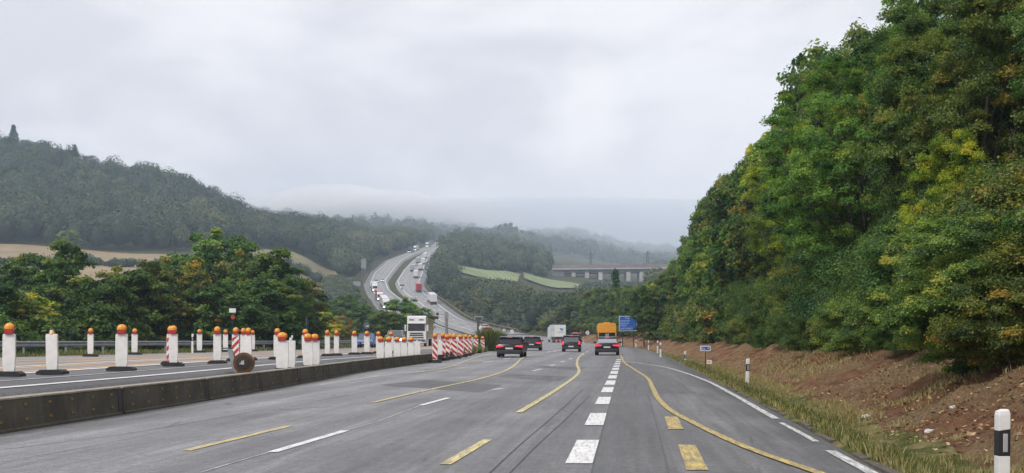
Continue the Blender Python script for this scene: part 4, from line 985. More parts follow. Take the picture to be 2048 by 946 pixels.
# ------------------------------------------------------------------ guide beacons with warning lamps
def lamp(parent, z, r, facing=0.0):
    h = MB(); h.box(-r * .80, r * .80, -r * .75, r * .5, z, z + r * 1.0, .95, .95); h.tube((0, r * .42, z + r * 1.15), (0, .0 - r * .1, z + r * 1.15), r * 1.02, r * 1.02, 14)
    hs = h.build('lamp_housing', M['red_plastic'], parent, bevel=r * .08)
    ln = MB(); ln.ball((0, -r * .12, z + r * 1.15), r * .97, 1, .62, 1, 14, 10); ln.build('lamp_lens', M['amber'], hs, smooth=True)
def beacon_proto(kind, w_=.30, h=.98, with_lamp=True, stripes=False):
    root = empty('guide_beacon'); b_ = MB()
    b_.prism([(-.34, 0), (.34, 0), (.34, .06), (.24, .115), (-.24, .115), (-.34, .06)], -.2, .2, 'y'); b_.build('base', M['black_rubber'], root, bevel=.012)
    p = MB(); z0, z1 = .10, h
    p.loft([[(-w_ / 2 * s, -.035, z), (w_ / 2 * s, -.035, z), (w_ / 2 * s, .035, z), (-w_ / 2 * s, .035, z)] for z, s in ((z0, .84), (z0 + .1, .95), (z0 + .3, 1), (z1 - .03, 1), (z1, .9))])
    bl = p.build('blade', M['white_plastic'], root, bevel=.012)
    if stripes:
        st = MB(); sl_ = stripes; n = 3; pitch = (z1 - z0 - .04) / n; hw = w_ / 2 - .012
        for k in range(-1, n + 1):
            zc = z0 + .04 + k * pitch
            q = []
            for (xx, zz) in ((-hw, zc), (hw, zc - sl_ * pitch * .9), (hw, zc - sl_ * pitch * .9 + pitch * .5), (-hw, zc + pitch * .5)):
                q.append((xx, min(max(zz, z0 + .03), z1 - .02)))
            if abs(q[0][1] - q[3][1]) < .01 and abs(q[1][1] - q[2][1]) < .01: continue
            if abs(q[0][1] - q[3][1]) < .004: q = q[:3] if q[0][1] < q[2][1] else q[1:]
            st.prism(q, -.0385, -.034, 'y')
        st.build('red_stripes', M['red'], bl)
    if with_lamp: lamp(root, h, .123)
    else: MB().tube((0, 0, h), (0, 0, h + .10), .05, .04, 10).build('socket', M['white_plastic'], root)
    return register(root)
bpz = {'white': beacon_proto('white'), 'plain': beacon_proto('plain', with_lamp=False), 'striped': beacon_proto('striped', stripes=1), 'striped_back': beacon_proto('striped_back', stripes=-1)}
used = set()
def put_beacon(kind, X, Y, z, label, group, rz=0.0, s=(1, 1, 1)):
    if kind not in used: o = bpz[kind]; used.add(kind)
    else: o = copy_tree(bpz[kind])
    o.location = (X, Y, z); o.rotation_euler = (random.uniform(-.01, .01), random.uniform(-.012, .012), rz); o.scale = s
    tag(o, label, 'beacon', group); return o
random.seed(15)
# row on the oncoming carriageway: (column, row of the foot, width in photo px, kind, words)
rowA = [(18, 752, 27, 'white', 'white beacon cut by the left edge of the view'), (105, 748, 26, 'plain', 'white beacon with only a small lamp, second from the left edge'),
        (243, 741, 26, 'white', 'white beacon alone above the second barrier joint'), (347, 732, 19, 'white', 'white beacon standing in front of a striped one'),
        (435, 727, 17, 'white', 'white beacon just left of the fallen round lamp'), (181, 713, 13, 'white', 'slim white beacon in the far row, leftmost there'),
        (269, 711, 13, 'white', 'slim white beacon in the far row right behind the lone one'), (399, 706, 12, 'white', 'slim white beacon in the far row under the small white signs'),
        (451, 704, 11, 'white', 'slim white beacon in the far row between two nearer ones'), (471, 722, 16, 'striped_back', 'red and white striped beacon above the fallen round lamp'),
        (340.5, 729, 13, 'striped_back', 'striped beacon half hidden behind a white one'), (486, 718, 12, 'white', 'leftmost white beacon of the tight trio right of the striped one'),
        (497, 720, 15, 'white', 'middle white beacon of the tight trio right of the striped one'), (505, 701, 11, 'white', 'rightmost white beacon of the tight trio right of the striped one'),
        (554, 719, 15, 'white', 'white beacon half hidden behind the big pair at the barrier'), (611, 716, 15, 'white', 'white beacon standing free between the two big pairs'),
        (673, 711, 11, 'white', 'white beacon at the right shoulder of the second big pair'), (655, 712, 11, 'white', 'white beacon peeping between the lamps of the second big pair'),
        (709, 709, 12, 'white', 'white beacon just left of the blue car'), (734, 708, 12, 'white', 'white beacon right in front of the blue car'),
        (757, 706.5, 11, 'white', 'white beacon right of the blue car'), (782, 705.5, 11, 'white', 'white beacon before the headlight of the grey van')]
small_lens = MB(); small_lens.ball((0, 0, 1.0), .075, 1, .6, .9, 12, 8); sl_me = small_lens.mesh('lamp_lens', M['amber'], True)
for x, row, wd, kind, lab in rowA:
    X, Y = at_row(x, row, zL, .02); 
    if row < 715 and x < 520: X, Y = (x - 1024) * 58 / F * (1 + (x - 181) / 700), 58 * (1 + (x - 181) / 700)
    z = float(zL(Y)) + .015; sx = min(1.15, max(.8, wd * Y / F / .30 * .92))
    top = 668 + max(0, (x - 400)) * .011
    hgt = (EYE + (HZ - top) * Y / F - z) / .98
    bo = put_beacon(kind, X, Y, z, lab, 'beacons along the oncoming lanes', random.uniform(-.1, .1), (sx, 1, min(1.25, max(.85, hgt))))
    if x == 105: link(bpy.data.objects.new('lamp_lens', sl_me), bo)
# row standing right behind the barrier
rowB = [(566, 36.0, 25, 'white', 'broad white beacon behind the barrier, left of the first big pair'), (591, 37.2, 19, 'plain', 'white beacon without a lamp, right of the first big pair'),
        (643, 40.0, 20, 'white', 'left white beacon of the second big pair behind the barrier'), (664, 41.2, 20, 'white', 'right white beacon of the second big pair behind the barrier'),
        (806, 55.0, 15, 'white', 'first white beacon of the close row before the white lorry'), (821, 57.0, 15, 'white', 'second white beacon of the close row before the white lorry'),
        (835, 59.2, 14, 'white', 'third white beacon of the close row before the white lorry'), (846, 61.2, 13, 'white', 'fourth white beacon of the close row before the white lorry'),
        (856, 63.2, 12, 'white', 'fifth white beacon of the close row before the white lorry'), (865, 65.2, 12, 'plain', 'last white beacon of the close row, without a lamp'),
        (880, 69.5, 10, 'plain', 'lone white lampless beacon among the striped ones')]
for x, Y, wd, kind, lab in rowB:
    X = (x - 1024) * Y / F; X = min(X, bar_x(Y) - .30) if Y < 66 else X
    z = float(zL(Y)) - .14; top = 681 + (x - 560) * .008; hgt = (EYE + (HZ - top) * Y / F - z) / .98
    put_beacon(kind, X, Y, z, lab, 'white beacons behind the barrier', random.uniform(-.06, .06), (wd * Y / F / .30, 1, hgt))
# striped ones where the barrier ends
rowC = [(870, 700, 678, 11, 66, 'striped', 'striped beacon between the white row and the barrier end'), (886, 712, 677, 11, 72, 'striped', 'striped beacon tucked behind the big leaning one'),
        (893, 719, 679, 14, 75, 'striped', 'nearest big striped beacon at the end of the barrier'), (908, 716, 678, 13, 78, 'striped', 'second striped beacon past the barrier end'),
        (921, 713, 678, 12, 83, 'striped', 'third striped beacon past the barrier end'), (932, 709.5, 677.5, 10, 89, 'striped', 'fourth striped beacon past the barrier end'),
        (940, 707, 677.5, 8, 95, 'striped', 'narrow striped beacon right behind the fourth one'), (952, 705, 678, 9, 103, 'striped', 'striped beacon left of the tall green clump'),
        (965, 703.5, 679, 8, 112, 'striped', 'striped beacon directly before the tall green clump'), (989, 703, 680, 8, 122, 'striped', 'farthest striped beacon, between the green clump and the dark estate car'),
        (900, 705, 677, 9, 86, 'striped_back', 'striped beacon half hidden between the second and third ones')]
for x, row, top, wd, Y, kind, lab in rowC:
    X = (x - 1024) * Y / F; z = float(zR(Y)) + .01; zz = EYE + (HZ - row) * Y / F
    hgt = (EYE + (HZ - top) * Y / F - z) / .98
    put_beacon(kind, X, Y, z, lab, 'striped beacons where the barrier ends', random.uniform(-.15, .1), (wd * Y / F / .30, 1, hgt))
for k_, o_ in bpz.items():
    if k_ not in used: bpy.data.objects.remove(o_)

# round lamp with bracket lying on the barrier
Yd = 31.0; Xd = (488 - 1024) * Yd / F; zd = EYE + (HZ - 748) * Yd / F
rt = empty('warning_lamp', (Xd, Yd, zd + .01)); tag(rt, 'round brown amber lamp with a grey bracket lying over on the barrier top', 'lamp')
mb = MB()
for r0, y0, y1 in ((.275, -.07, .09), (.255, -.09, .10)): mb.tube((0, y0, .285), (0, y1, .285), r0, r0, 28)
m9 = MB()
for r0, y0, y1 in ((.205, -.102, .09), (.14, -.115, .1)): m9.tube((0, y0, .285), (.01, y1, .285), r0, r0, 24)
m9.build('dark_centre', M['brown_dark'], rt, bevel=.006)
M['brown_amber'] = simple('brown_amber', (.17, .065, .01), .35, 0, .75, 5)
mb.build('disc', M['brown_amber'], rt, bevel=.006)
mb = MB(); mb.box(-.05, .04, -.145, -.116, .24, .34, .8); mb.tube((-.09, -.13, .25), (.03, -.13, .35), .012); mb.build('hub_bracket', M['alu'], rt)
mb = MB(); mb.prism([(-.44, .06 + .62), (-.30, .62), (-.12, 0), (-.26, 0)], -.06, .04, 'y'); mb.build('support_plate', M['grey_steel'], rt, bevel=.008)
mb = MB(); mb.box(-.56, -.28, -.03, .03, .655, .685); mb.tube((-.26, 0, .42), (-.02, 0, .30), .03); mb.tube((-.30, 0, .52), (-.10, .02, .14), .035); mb.build('arm', M['dark_steel'], rt)
mb = MB(); mb.box(-.20, .06, -.07, .07, .0, .045); mb.build('foot_plate', M['yellow_reflector'], rt, bevel=.006)

# ------------------------------------------------------------------ guardrails
def guardrail(name, f, y0, y1, zf, label, off=.0, step=4.0, side=1, mat='galv', h=.75):
    ys = np.arange(y0, y1 + .1, step); rt = empty(name, (float(f(ys[0])), float(ys[0]), float(zf(ys[0])))); tag(rt, label, 'guardrail')
    o = Vector(rt.location); mb = MB()
    prof = [(0, h - .31), (.035, h - .26), (.035, h - .21), (0, h - .17), (0, h - .13), (.035, h - .09), (.035, h - .04), (0, h)]
    prof = [(a * side, b) for a, b in prof] + [(a * side - .012 * side, b) for a, b in prof[::-1]]
    rings = [[(float(f(y)) + a - o.x, y - o.y, float(zf(y)) + off + b - o.z) for a, b in prof] for y in ys]
    mb.loft(rings); mb.build('rail', M[mat], rt, smooth=False)
    pm = MB().box(-.05, .05, -.03, .03, -.4, h - .08).mesh('post', M[mat])
    for y in ys[::1][:90]:
        p = link(bpy.data.objects.new('post', pm), rt); p.location = (float(f(y)) - .07 * side - o.x, y + .01 - o.y, float(zf(y)) + off - o.z)
    return rt
guardrail('guardrail', lambda y: Ll(y) - .9, 16, 200, zL, 'long grey steel guardrail on posts along the far side of the oncoming lanes', .02, mat='grey_steel')
guardrail('guardrail', lambda y: Rr(y) + .9, 352, 900, lambda y: zR(y) + .1, 'weathered guardrail following the right side of the far motorway', 0, 12, -1, 'bridge_rail', .9)
guardrail('guardrail', lambda y: Ll(y) - .9, 380, 700, lambda y: zL(y) + .1, 'weathered guardrail on the left side of the far motorway', 0, 12, 1, 'galv', .9)

# ------------------------------------------------------------------ delineator posts on the right verge and at the left
def delin_proto():
    root = empty('delineator_post'); H_ = 1.0
    def ring(z, top=0.0): return [(-.06, -.055, z), (.055, -.06, z + top * .6), (.065, .0, z + top), (.02, .06, z + top), (-.055, .05, z)]
    MB().loft([ring(-.4), ring(.56)]).build('lower_post', M['white_plastic'], root, bevel=.008)
    MB().loft([ring(.562), ring(.808, .03)]).build('black_band', M['black'], root)
    MB().loft([ring(.806, .03), ring(.96, .02), [(a * .86, b * .9, c) for a, b, c in ring(1.0, .02)]]).build('top_cap', M['white_plastic'], root, bevel=.006)
    MB().box(-.022, .026, -.0665, -.058, .60, .78).build('reflector', M['alu'], root, bevel=.004)
    return register(root)
dp = delin_proto(); dl_ = [(2003, 822, 11.6, 'nearest white delineator post with a black band, at the bottom right'), (1494, 718, 43, 'white delineator post right of the small blue sign'),
      (1370, 703, 73, 'white delineator post left of the small blue sign'), (1321, 685.5, 84, 'fourth delineator post from the near end'), (1315, 681.5, 104, 'delineator post close behind the fourth one'),
      (1297, 681.5, 128, 'delineator post left of that close pair'), (1272, 680, 158, 'delineator post below the right side of the blue direction sign'), (1243, 680, 186, 'delineator post right of the dark saloon'),
      (1166, 677, 245, 'far delineator post between the two dark cars and the orange vehicle'), (1081, 675, 272, 'farthest delineator post left of the white lorry')]
for i, (x, top, Y, lab) in enumerate(dl_):
    o = dp if i == 0 else copy_tree(dp); z = EYE + (HZ - top) * Y / F - 1.0
    X = (x - 1024) * Y / F; zg = float(zR(Y) + bank_h(max(0, X - float(Rr(Y))))); o.location = (X, Y, z if abs(z - zg) < .5 else zg)
    if Y > 200: o.location.z = zg + .25; 
    o.rotation_euler = (0, .03 if i == 1 else random.uniform(-.015, .015), .1); o.scale = (1, 1, 1); tag(o, lab, 'post', 'delineator posts on the right verge')
for x, top, Y, lab in [(385, 668, 74, 'white delineator post with black band behind the guardrail at the left'), (584, 671, 86, 'small delineator post behind the guardrail between the big pairs')]:
    o = copy_tree(dp); o.location = ((x - 1024) * Y / F, Y, EYE + (HZ - top) * Y / F - 1.0); tag(o, lab, 'post', 'delineator posts behind the left guardrail')

# ------------------------------------------------------------------ signs
def P(x, row, Y): return ((x - 1024) * Y / F, Y, EYE + (HZ - row) * Y / F)
def rrect(mb, x0, x1, z0, z1, y0, y1, r):
    pts = []
    for cx, cz, a0 in ((x1 - r, z1 - r, 0), (x0 + r, z1 - r, 90), (x0 + r, z0 + r, 180), (x1 - r, z0 + r, 270)):
        for k in range(5): a = R(a0 + k * 22.5); pts.append((cx + r * math.cos(a), cz + r * math.sin(a)))
    mb.prism(pts, y0, y1, 'y'); return mb
def glyphs(mb, x0, x1, z0, h, y, seed, cw=.62):
    """letter-like strokes of a line too small to read"""
    rd = random.Random(seed); x = x0; w_ = h * cw
    while x + w_ <= x1 + 1e-6:
        t_ = h * .17; k = rd.randrange(5)
        if k in (0, 1, 3): mb.box(x, x + t_, y, y + .004, z0, z0 + h)
        if k in (0, 2): mb.box(x + w_ * .8 - t_, x + w_ * .8, y, y + .004, z0, z0 + h * .7)
        if k in (1, 2, 4): mb.box(x, x + w_ * .8, y - .001, y + .003, z0, z0 + t_); mb.box(x, x + w_ * .8, y - .002, y + .002, z0 + h * .55, z0 + h * .55 + t_)
        if k in (3, 4): mb.box(x, x + w_ * .8, y - .003, y + .001, z0 + h - t_ * 1.5, z0 + h - t_ * .5)
        x += w_
# blue direction sign
Ys = 172.0; x0, _, z1 = P(1238, 632, Ys); x1, _, z0 = P(1274, 662, Ys); cx = (x0 + x1) / 2; zg = g1(cx, Ys)
rt = empty('direction_sign', (cx, Ys, zg)); tag(rt, 'large blue direction sign with white border and lines of text, half swallowed by leaves', 'sign')
hw = (x1 - x0) / 2; za, zb = z0 - zg, z1 - zg
rrect(MB(), -hw, hw, za, zb, 0, .05, .10).build('border', M['sign_white'], rt)
pn = rrect(MB(), -hw + .07, hw - .07, za + .07, zb - .07, -.012, .0, .08).build('panel', M['sign_blue'], rt)
tx = MB(); hh = zb - za
for k, (u0, u1, v, s) in enumerate([(.34, .60, .80, .10), (.07, .62, .62, .105), (.07, .60, .46, .105), (.07, .46, .32, .10), (.07, .86, .10, .12)]):
    glyphs(tx, -hw + u0 * 2 * hw, -hw + u1 * 2 * hw, za + v * hh, s * hh, -.018, k)
tx.box(-hw + .1, hw - .1, -.017, -.013, za + .265 * hh, za + .275 * hh)
tx.build('text', M['sign_text'], pn)
for s in (-.6, .6): MB().tube((s * hw, .12, -1), (s * hw, .12, zb - .1), .06).build('pole', M['dark_steel'], rt)
# small blue and white sign and the white plate beside it
Yk = 62.0; x0, _, z1 = P(1401, 691.5, Yk); x1, _, z0 = P(1421.5, 702, Yk); X = (P(1411, 0, Yk)[0]); zg = P(0, 739, Yk)[2]
rt = empty('small_sign', (X, Yk, zg)); tag(rt, 'small white framed blue sign with an arrow on a thin dark post', 'sign')
hw = (x1 - x0) / 2; za, zb = z0 - zg, z1 - zg
pn = rrect(MB(), -hw, hw, za, zb, 0, .02, .05).build('board', M['sign_white'], rt)
rrect(MB(), -hw + .045, hw - .045, za + .045, zb - .045, -.006, 0, .03).build('blue_field', M['sign_blue'], pn)
tx = MB(); glyphs(tx, -hw + .07, hw - .20, za + .07, (zb - za) * .42, -.012, 5, .8); tx.prism([(hw - .2, za + .09), (hw - .08, za + .16), (hw - .11, zb - .07), (hw - .13, za + .17)], -.012, -.007, 'y'); tx.build('symbols', M['sign_white'], pn)
MB().box(-.02, .02, .02, .05, -.5, zb - .03).build('pole', M['dark_steel'], rt)
Yk = 60.0; x0, _, z1 = P(1413.5, 720, Yk); x1, _, z0 = P(1423.5, 728, Yk); X = (x0 + x1) / 2; zg = P(0, 740, Yk)[2]
rt = empty('small_sign', (X, Yk, zg)); tag(rt, 'tiny white plate on a short stake beside the blue sign', 'sign'); hw = (x1 - x0) / 2
pn = rrect(MB(), -hw, hw, z0 - zg, z1 - zg, 0, .015, .02).build('board', M['sign_white'], rt)
tx = MB(); glyphs(tx, -hw * .6, hw * .7, (z0 + z1) / 2 - zg - .03, .07, -.006, 8, .7); tx.build('numbers', M['sign_grey'], pn)
MB().box(-.015, .015, .015, .04, -.5, z1 - zg + .12).build('pole', M['dark_steel'], rt)
# round end-of-restriction signs
def round_sign(x, row, Y, r, lab, red=False, bars=True, pole=True, ground_z=None):
    X, _, z = P(x, row, Y); zg = (g1(X, Y) if ground_z is None else ground_z)
    rt = empty('round_sign', (X, Y, zg)); tag(rt, lab, 'sign'); z -= zg
    d = MB(); d.tube((0, .02, z), (0, 0, z), r, r, 24); pn = d.build('disc', M['red'] if red else M['sign_white'], rt)
    if bars:
        b_ = MB()
        for k in (-1.5, -.5, .5, 1.5):
            o_ = k * r * .15; l = r * .78; b_.prism([(-l * .7 - o_, z - l * .7 + o_), (-l * .7 - o_ + .02, z - l * .7 + o_ - .02), (l * .7 - o_ + .02, z + l * .7 + o_ - .02), (l * .7 - o_, z + l * .7 + o_)], -.006, -.001, 'y')
        b_.build('diagonal_bars', M['sign_grey'], pn)
    if pole: MB().tube((0, .05, -.5), (0, .05, z + r * .8), .035).build('pole', M['grey_steel'], rt)
round_sign(1175, 665.5, 262, .42, 'round white sign with dark diagonal bars left of the orange vehicle')
round_sign(1024, 663, 250, .40, 'round white sign with diagonal bars above the dark estate car', ground_z=.6)
round_sign(1008, 660.5, 300, .36, 'small white tilted sign on a dark post left of the round one', ground_z=1.0)
# white board and red disc behind the left guardrail
X, _, z = P(465, 621, 92); rt = empty('road_sign', (X, 92, -1.0)); tag(rt, 'small white board over a red disc on a thin pole before the left trees', 'sign'); z += 1
rrect(MB(), -.26, .26, z - .16, z + .17, 0, .03, .05).build('board', M['sign_white'], rt)
d = MB(); d.tube((.02, .02, z - .53), (.02, 0, z - .53), .16, .16, 18); d.build('red_disc', M['red'], rt); MB().tube((0, .05, -.3), (0, .05, z), .03).build('pole', M['dark_steel'], rt)
X, _, z = P(733, 651, 120); rt = empty('road_sign', (X, 120, -1.0)); tag(rt, 'dark round sign with a white stripe behind the guardrail above the blue car', 'sign'); z += 1
d = MB(); d.tube((0, .02, z), (0, 0, z), .33, .33, 20); pn = d.build('disc', M['sign_grey'], rt); MB().box(-.05, .25, -.008, -.001, z - .10, z - .02).build('white_stripe', M['sign_white'], pn)
MB().tube((0, .05, -.3), (0, .05, z), .04).build('pole', M['dark_steel'], rt)
MB_p = MB(); X, _, z = P(613, 640, 108); rt = empty('pole', (X, 108, -1)); tag(rt, 'short plain grey pole behind the guardrail near the free standing beacon', 'pole'); MB().tube((0, 0, 0), (0, 0, EYE + 45 * 108 / F + 1), .06, .05).build('shaft', M['grey_steel'], rt)
MB().tube((0, 0, EYE + 45 * 108 / F + 1), (0, 0, EYE + 45 * 108 / F + 1.08), .075).build('cap', M['dark_steel'], rt)
# camera mast with arm and panels in the median
Ym = 205; X, _, zt = P(893, 624, Ym); zg = .6; rt = empty('sign_mast', (X, Ym, zg)); tag(rt, 'grey steel mast with a side arm carrying small panels, behind the striped beacons', 'mast')
zt -= zg; MB().tube((0, 0, -.3), (0, 0, zt - 1.3), .28, .24, 10).build('shaft', M['grey_steel'], rt); MB().box(-.30, .30, -.3, .3, zt - 1.3, zt).build('head_box', M['grey_steel'], rt, bevel=.03)
ax = (868 - 893) * Ym / F; az_ = EYE + (HZ - 632) * Ym / F - zg
MB().tube((0, 0, az_ + .3), (ax - .6, 0, az_ + .3), .06).build('arm', M['grey_steel'], rt)
for k, (xx, rr_) in enumerate([(859, 628), (867, 626), (875, 628)]):
    q = ((xx - 893) * Ym / F, EYE + (HZ - rr_) * Ym / F - zg); MB().box(q[0] - .22, q[0] + .22, -.14, -.02, q[1] - .25, q[1] + .25).build('panel', M['alu'] if k == 1 else M['dark_steel'], rt, bevel=.02)
q = ((868.5 - 893) * Ym / F, EYE + (HZ - 635) * Ym / F - zg)
MB().box(q[0] - .9, q[0] + .75, -.12, .02, q[1] - .28, q[1] + .22).build('dark_board', M['dark_steel'], rt, bevel=.02)
d = MB(); d.tube((q[0], -.13, q[1]), (q[0], -.20, q[1]), .34, .34, 16); d.build('red_disc', M['red_plastic'], rt)
# gantry-like post with lattice head
Yg_ = 290; X, _, zt = P(957, 633, Yg_); zg = .8; rt = empty('sign_gantry', (X, Yg_, zg)); tag(rt, 'dark post with a wide flat head and a white plate, left of the far queue', 'gantry'); zt -= zg
MB().box(-.38, .30, -.2, .2, -.5, zt - .9, .9).build('post', M['dark_steel'], rt); hd = MB(); hd.box(-1.15, 1.15, -.3, .3, zt - .14, zt); hd.build('head_beam', M['alu'], rt)
l_ = MB(); l_.box(-1.1, -.85, -.1, .1, zt - .8, zt - .14); l_.box(.85, 1.1, -.1, .1, zt - .8, zt - .14); l_.build('hanger', M['grey_steel'], rt); MB().box(-.6, .6, -.12, .12, zt - .85, zt - .2).build('dark_panel', M['dark_steel'], rt)
rrect(MB(), .1, .75, zt - 3.2, zt - 2.4, -.26, -.22, .06).build('white_plate', M['sign_white'], rt)
# matrix sign between the far carriageways, blue board backs at the far left side
Yq = 560; X, _, z = P(804, 569, Yq); zg = float(zR(Yq)); rt = empty('traffic_signal_post', (X, Yq, zg)); tag(rt, 'dark twin signal post standing between the far carriageways', 'signal post')
MB().box(-.25, .25, -.2, .2, -1, P(0, 575, Yq)[2] - zg).build('post', M['dark_steel'], rt); MB().box(-1.1, 1.1, -.3, .3, P(0, 573, Yq)[2] - zg + .3, P(0, 569, Yq)[2] - zg).build('head', M['dark_steel'], rt, bevel=.04)
MB().box(-.7, -.1, -.4, -.2, P(0, 583, Yq)[2] - zg, P(0, 577, Yq)[2] - zg).build('lower_box', M['grey_steel'], rt)
for x0_, x1_, r0_, r1_, Yb, lab, mat, cat in [(722, 732, 518, 537, 640, 'tall blue grey direction board turned away, left of the far motorway', 'grey_steel', 'sign'), (706, 721, 563, 572.5, 560, 'low grey blue board beside the bend of the far motorway', 'grey_steel', 'board')]:
    a = P(x0_, r1_, Yb); b2 = P(x1_, r0_, Yb); zg = min(g1(a[0], Yb), a[2] - 1.5); rt = empty('road_board', (a[0], Yb, zg)); tag(rt, lab, cat)
    MB().box(0, b2[0] - a[0], 0, .2, a[2] - zg, b2[2] - zg).build('board', M[mat], rt, bevel=.03)
    for s in (.2, .8): MB().tube(((b2[0] - a[0]) * s, .3, -1), ((b2[0] - a[0]) * s, .3, b2[2] - zg - .2), .12).build('pole', M['grey_steel'], rt)

# ------------------------------------------------------------------ vehicles
def wheel(parent, x, y, r, wd):
    mb = MB(); s = 1 if x > 0 else -1; mb.tube((x - s * wd, y, r), (x, y, r), r, r, 18); t_ = mb.build('wheel', M['tyre'], parent, bevel=r * .06)
    MB().tube((x - s * .01, y, r), (x + s * .012, y, r), r * .62, r * .55, 14).build('rim', M['rim'], t_)
def car(name, col, L_=4.7, W=1.86, H_=1.45, kind='estate', lights='on', front=False, glass='glass', head=None, tail_style='wide'):
    """nose towards +Y"""
    rt = empty(name); hw = W / 2; bl = H_ * (.64 if kind != 'suv' else .60); g0 = .22 if kind != 'suv' else .28
    y0, y1 = -L_ / 2, L_ / 2
    def ring(y, wf, zb, zt, fl=.0): w_ = hw * wf; return [(-w_ * .86, y, zb), (w_ * .86, y, zb), (w_, y, zb + .14), (w_, y, zb + (zt - zb) * .55), (w_ * .95, y, zt - .05), (w_ * .86, y, zt), (-w_ * .86, y, zt), (-w_ * .95, y, zt - .05), (-w_, y, zb + (zt - zb) * .55), (-w_, y, zb + .14)]
    tr = bl + .05 if kind == 'sedan' else bl
    secs = [ring(y0, .86, .40, tr - .12), ring(y0 + .07, .94, .32, tr - .03), ring(y0 + .35, .985, g0, tr), ring(y0 + 1.2, 1, g0, bl + .0), ring(0, 1, g0, bl), ring(y1 - 1.35, 1, g0, bl - .01), ring(y1 - .5, .97, g0, bl - .14), ring(y1 - .12, .90, .28, bl - .24), ring(y1, .80, .34, bl - .36)]
    body = MB().loft(secs).build('body', M[col], rt, smooth=True)
    if kind in ('estate', 'suv'): gy = [(y0 + .10, y0 + .52), (y1 - 1.15, y1 - 2.05)]
    elif kind == 'sedan': gy = [(y0 + .62, y0 + 1.55), (y1 - 1.2, y1 - 2.15)]
    elif kind == 'van': gy = [(y0 + .05, y0 + .2), (y1 - .7, y1 - 1.35)]
    else: gy = [(y0 + .1, y0 + .6), (y1 - 1.05, y1 - 1.9)]
    (ra, rb), (fa, fb) = gy; tw = .74 if kind != 'suv' else .80; mz = bl + (H_ - bl) * .5
    def gr(y, w_, z): return [(-hw * w_, y, z), (hw * w_, y, z)]
    gl = MB(); q = [(-hw * .93, ra, bl - .02), (hw * .93, ra, bl - .02), (hw * .93, fa, bl - .04), (-hw * .93, fa, bl - .04)]
    tq = [(-hw * tw, rb, H_ - .05), (hw * tw, rb, H_ - .05), (hw * tw, fb, H_ - .05), (-hw * tw, fb, H_ - .05)]
    gl.add(q + tq, [(3, 2, 1, 0), (4, 5, 6, 7), (0, 1, 5, 4), (1, 2, 6, 5), (2, 3, 7, 6), (3, 0, 4, 7)]); gl.build('windows', M[glass], rt, bevel=.03)
    rf = MB(); rf.loft([[(-hw * tw * s, y, z), (hw * tw * s, y, z), (hw * tw * s * .9, y, z + .06), (-hw * tw * s * .9, y, z + .06)] for y, s, z in ((rb - .16, .98, H_ - .10), (rb + .12, 1.04, H_ - .06), ((rb + fb) / 2, 1.05, H_ - .05), (fb - .05, 1.03, H_ - .065))]).build('roof', M[col], rt, smooth=True)
    for s in (-1, 1):
        pl = MB(); pl.path([(s * hw * .90, ra - .005, bl - .02), (s * hw * (tw + .01), rb - .02, H_ - .07)], [.055, .045], 5); pl.build('rear_pillar', M[col], rt); pl = MB(); pl.path([(s * hw * .93, fa, bl - .03), (s * hw * (tw + .01), fb, H_ - .06)], [.035, .035], 5); pl.build('windscreen_pillar', M[col], rt)
        pl = MB(); pl.path([(s * hw * .935, (ra + fa) / 2 - .1, bl - .02), (s * hw * (tw + .012), (rb + fb) / 2 - .1, H_ - .06)], [.04, .035], 5); pl.build('door_pillar', M[col], rt)
    MB().box(-hw * .90, hw * .90, y0 - .03, y0 + .12, .24, .50, 1, .8).build('rear_bumper', M['black'], rt, bevel=.04)
    tm = M['tail'] if lights == 'on' else M['tail_off']
    for s in (-1, 1):
        mb = MB()
        zt = bl - .10 if kind != 'suv' else bl + .04; hz_ = .15 if tail_style == 'wide' else .30
        if tail_style == 'wide': mb.prism([(s * hw * .42, zt - hz_ * .55), (s * hw * .97, zt - hz_), (s * hw * .99, zt - hz_ * .1), (s * hw * .9, zt), (s * hw * .5, zt - .02)], y0 - .012, y0 + .28, 'y')
        else: mb.prism([(s * hw * .76, zt - hz_), (s * hw * .98, zt - hz_ * .95), (s * hw * .95, zt + .02), (s * hw * .84, zt + .02)], y0 - .01, y0 + .26, 'y')
        mb.build('tail_light', tm, rt)
        mb = MB(); mb.prism([(s * hw * .52, bl - .42), (s * hw * .86, bl - .40), (s * hw * .88, bl - .28), (s * hw * .6, bl - .33)], y1 - .26, y1 + .01, 'y')
        mb.build('headlight', M[head] if head else M['glass_light'], rt)
        mb = MB(); mb.box(s * hw * .96, s * (hw + .17), fa - .52, fa - .38, bl + .0, bl + .14, .9); mb.build('mirror', M[col], rt, bevel=.02)
    if lights == 'on': MB().box(-.18, .18, rb - .19, rb - .15, H_ - .085, H_ - .065).build('brake_light', M['tail'], rt)
    zp = .62 if kind != 'suv' else .50
    MB().box(-.26, .26, y0 - .035, y0 + .05, zp - .055, zp + .055).build('number_plate', M['plate'], rt)
    MB().box(-.26, .26, y1 - .03, y1 + .03, .42, .53).build('number_plate', M['plate'], rt)
    MB().box(-hw * .55, hw * .55, y1 - .12, y1 + .015, .32, .60, .95).build('grille', M['black'], rt, bevel=.02)
    r = .33 if kind != 'suv' else .36
    for s in (-1, 1):
        for yy in (y0 + .88, y1 - .92): wheel(rt, s * (hw - .005), yy, r, .24)
    return register(rt)
def park(rt, x, Y, heading, zf=zR, lab=None, cat='car', group=None, s=1.0, dz=0.0):
    X = (x - 1024) * Y / F; rt.location = (X, Y, float(zf(Y)) + .012 + dz); rt.rotation_euler = (0, 0, heading); rt.scale = (s, s, s); tag(rt, lab, cat, group); return rt
hd = -.098
park(car('estate_car', 'p_black', 4.7, 1.86, 1.47), 1024, 84.5, -.085, lab='black estate car with bright red tail lights, nearest in the left lane')
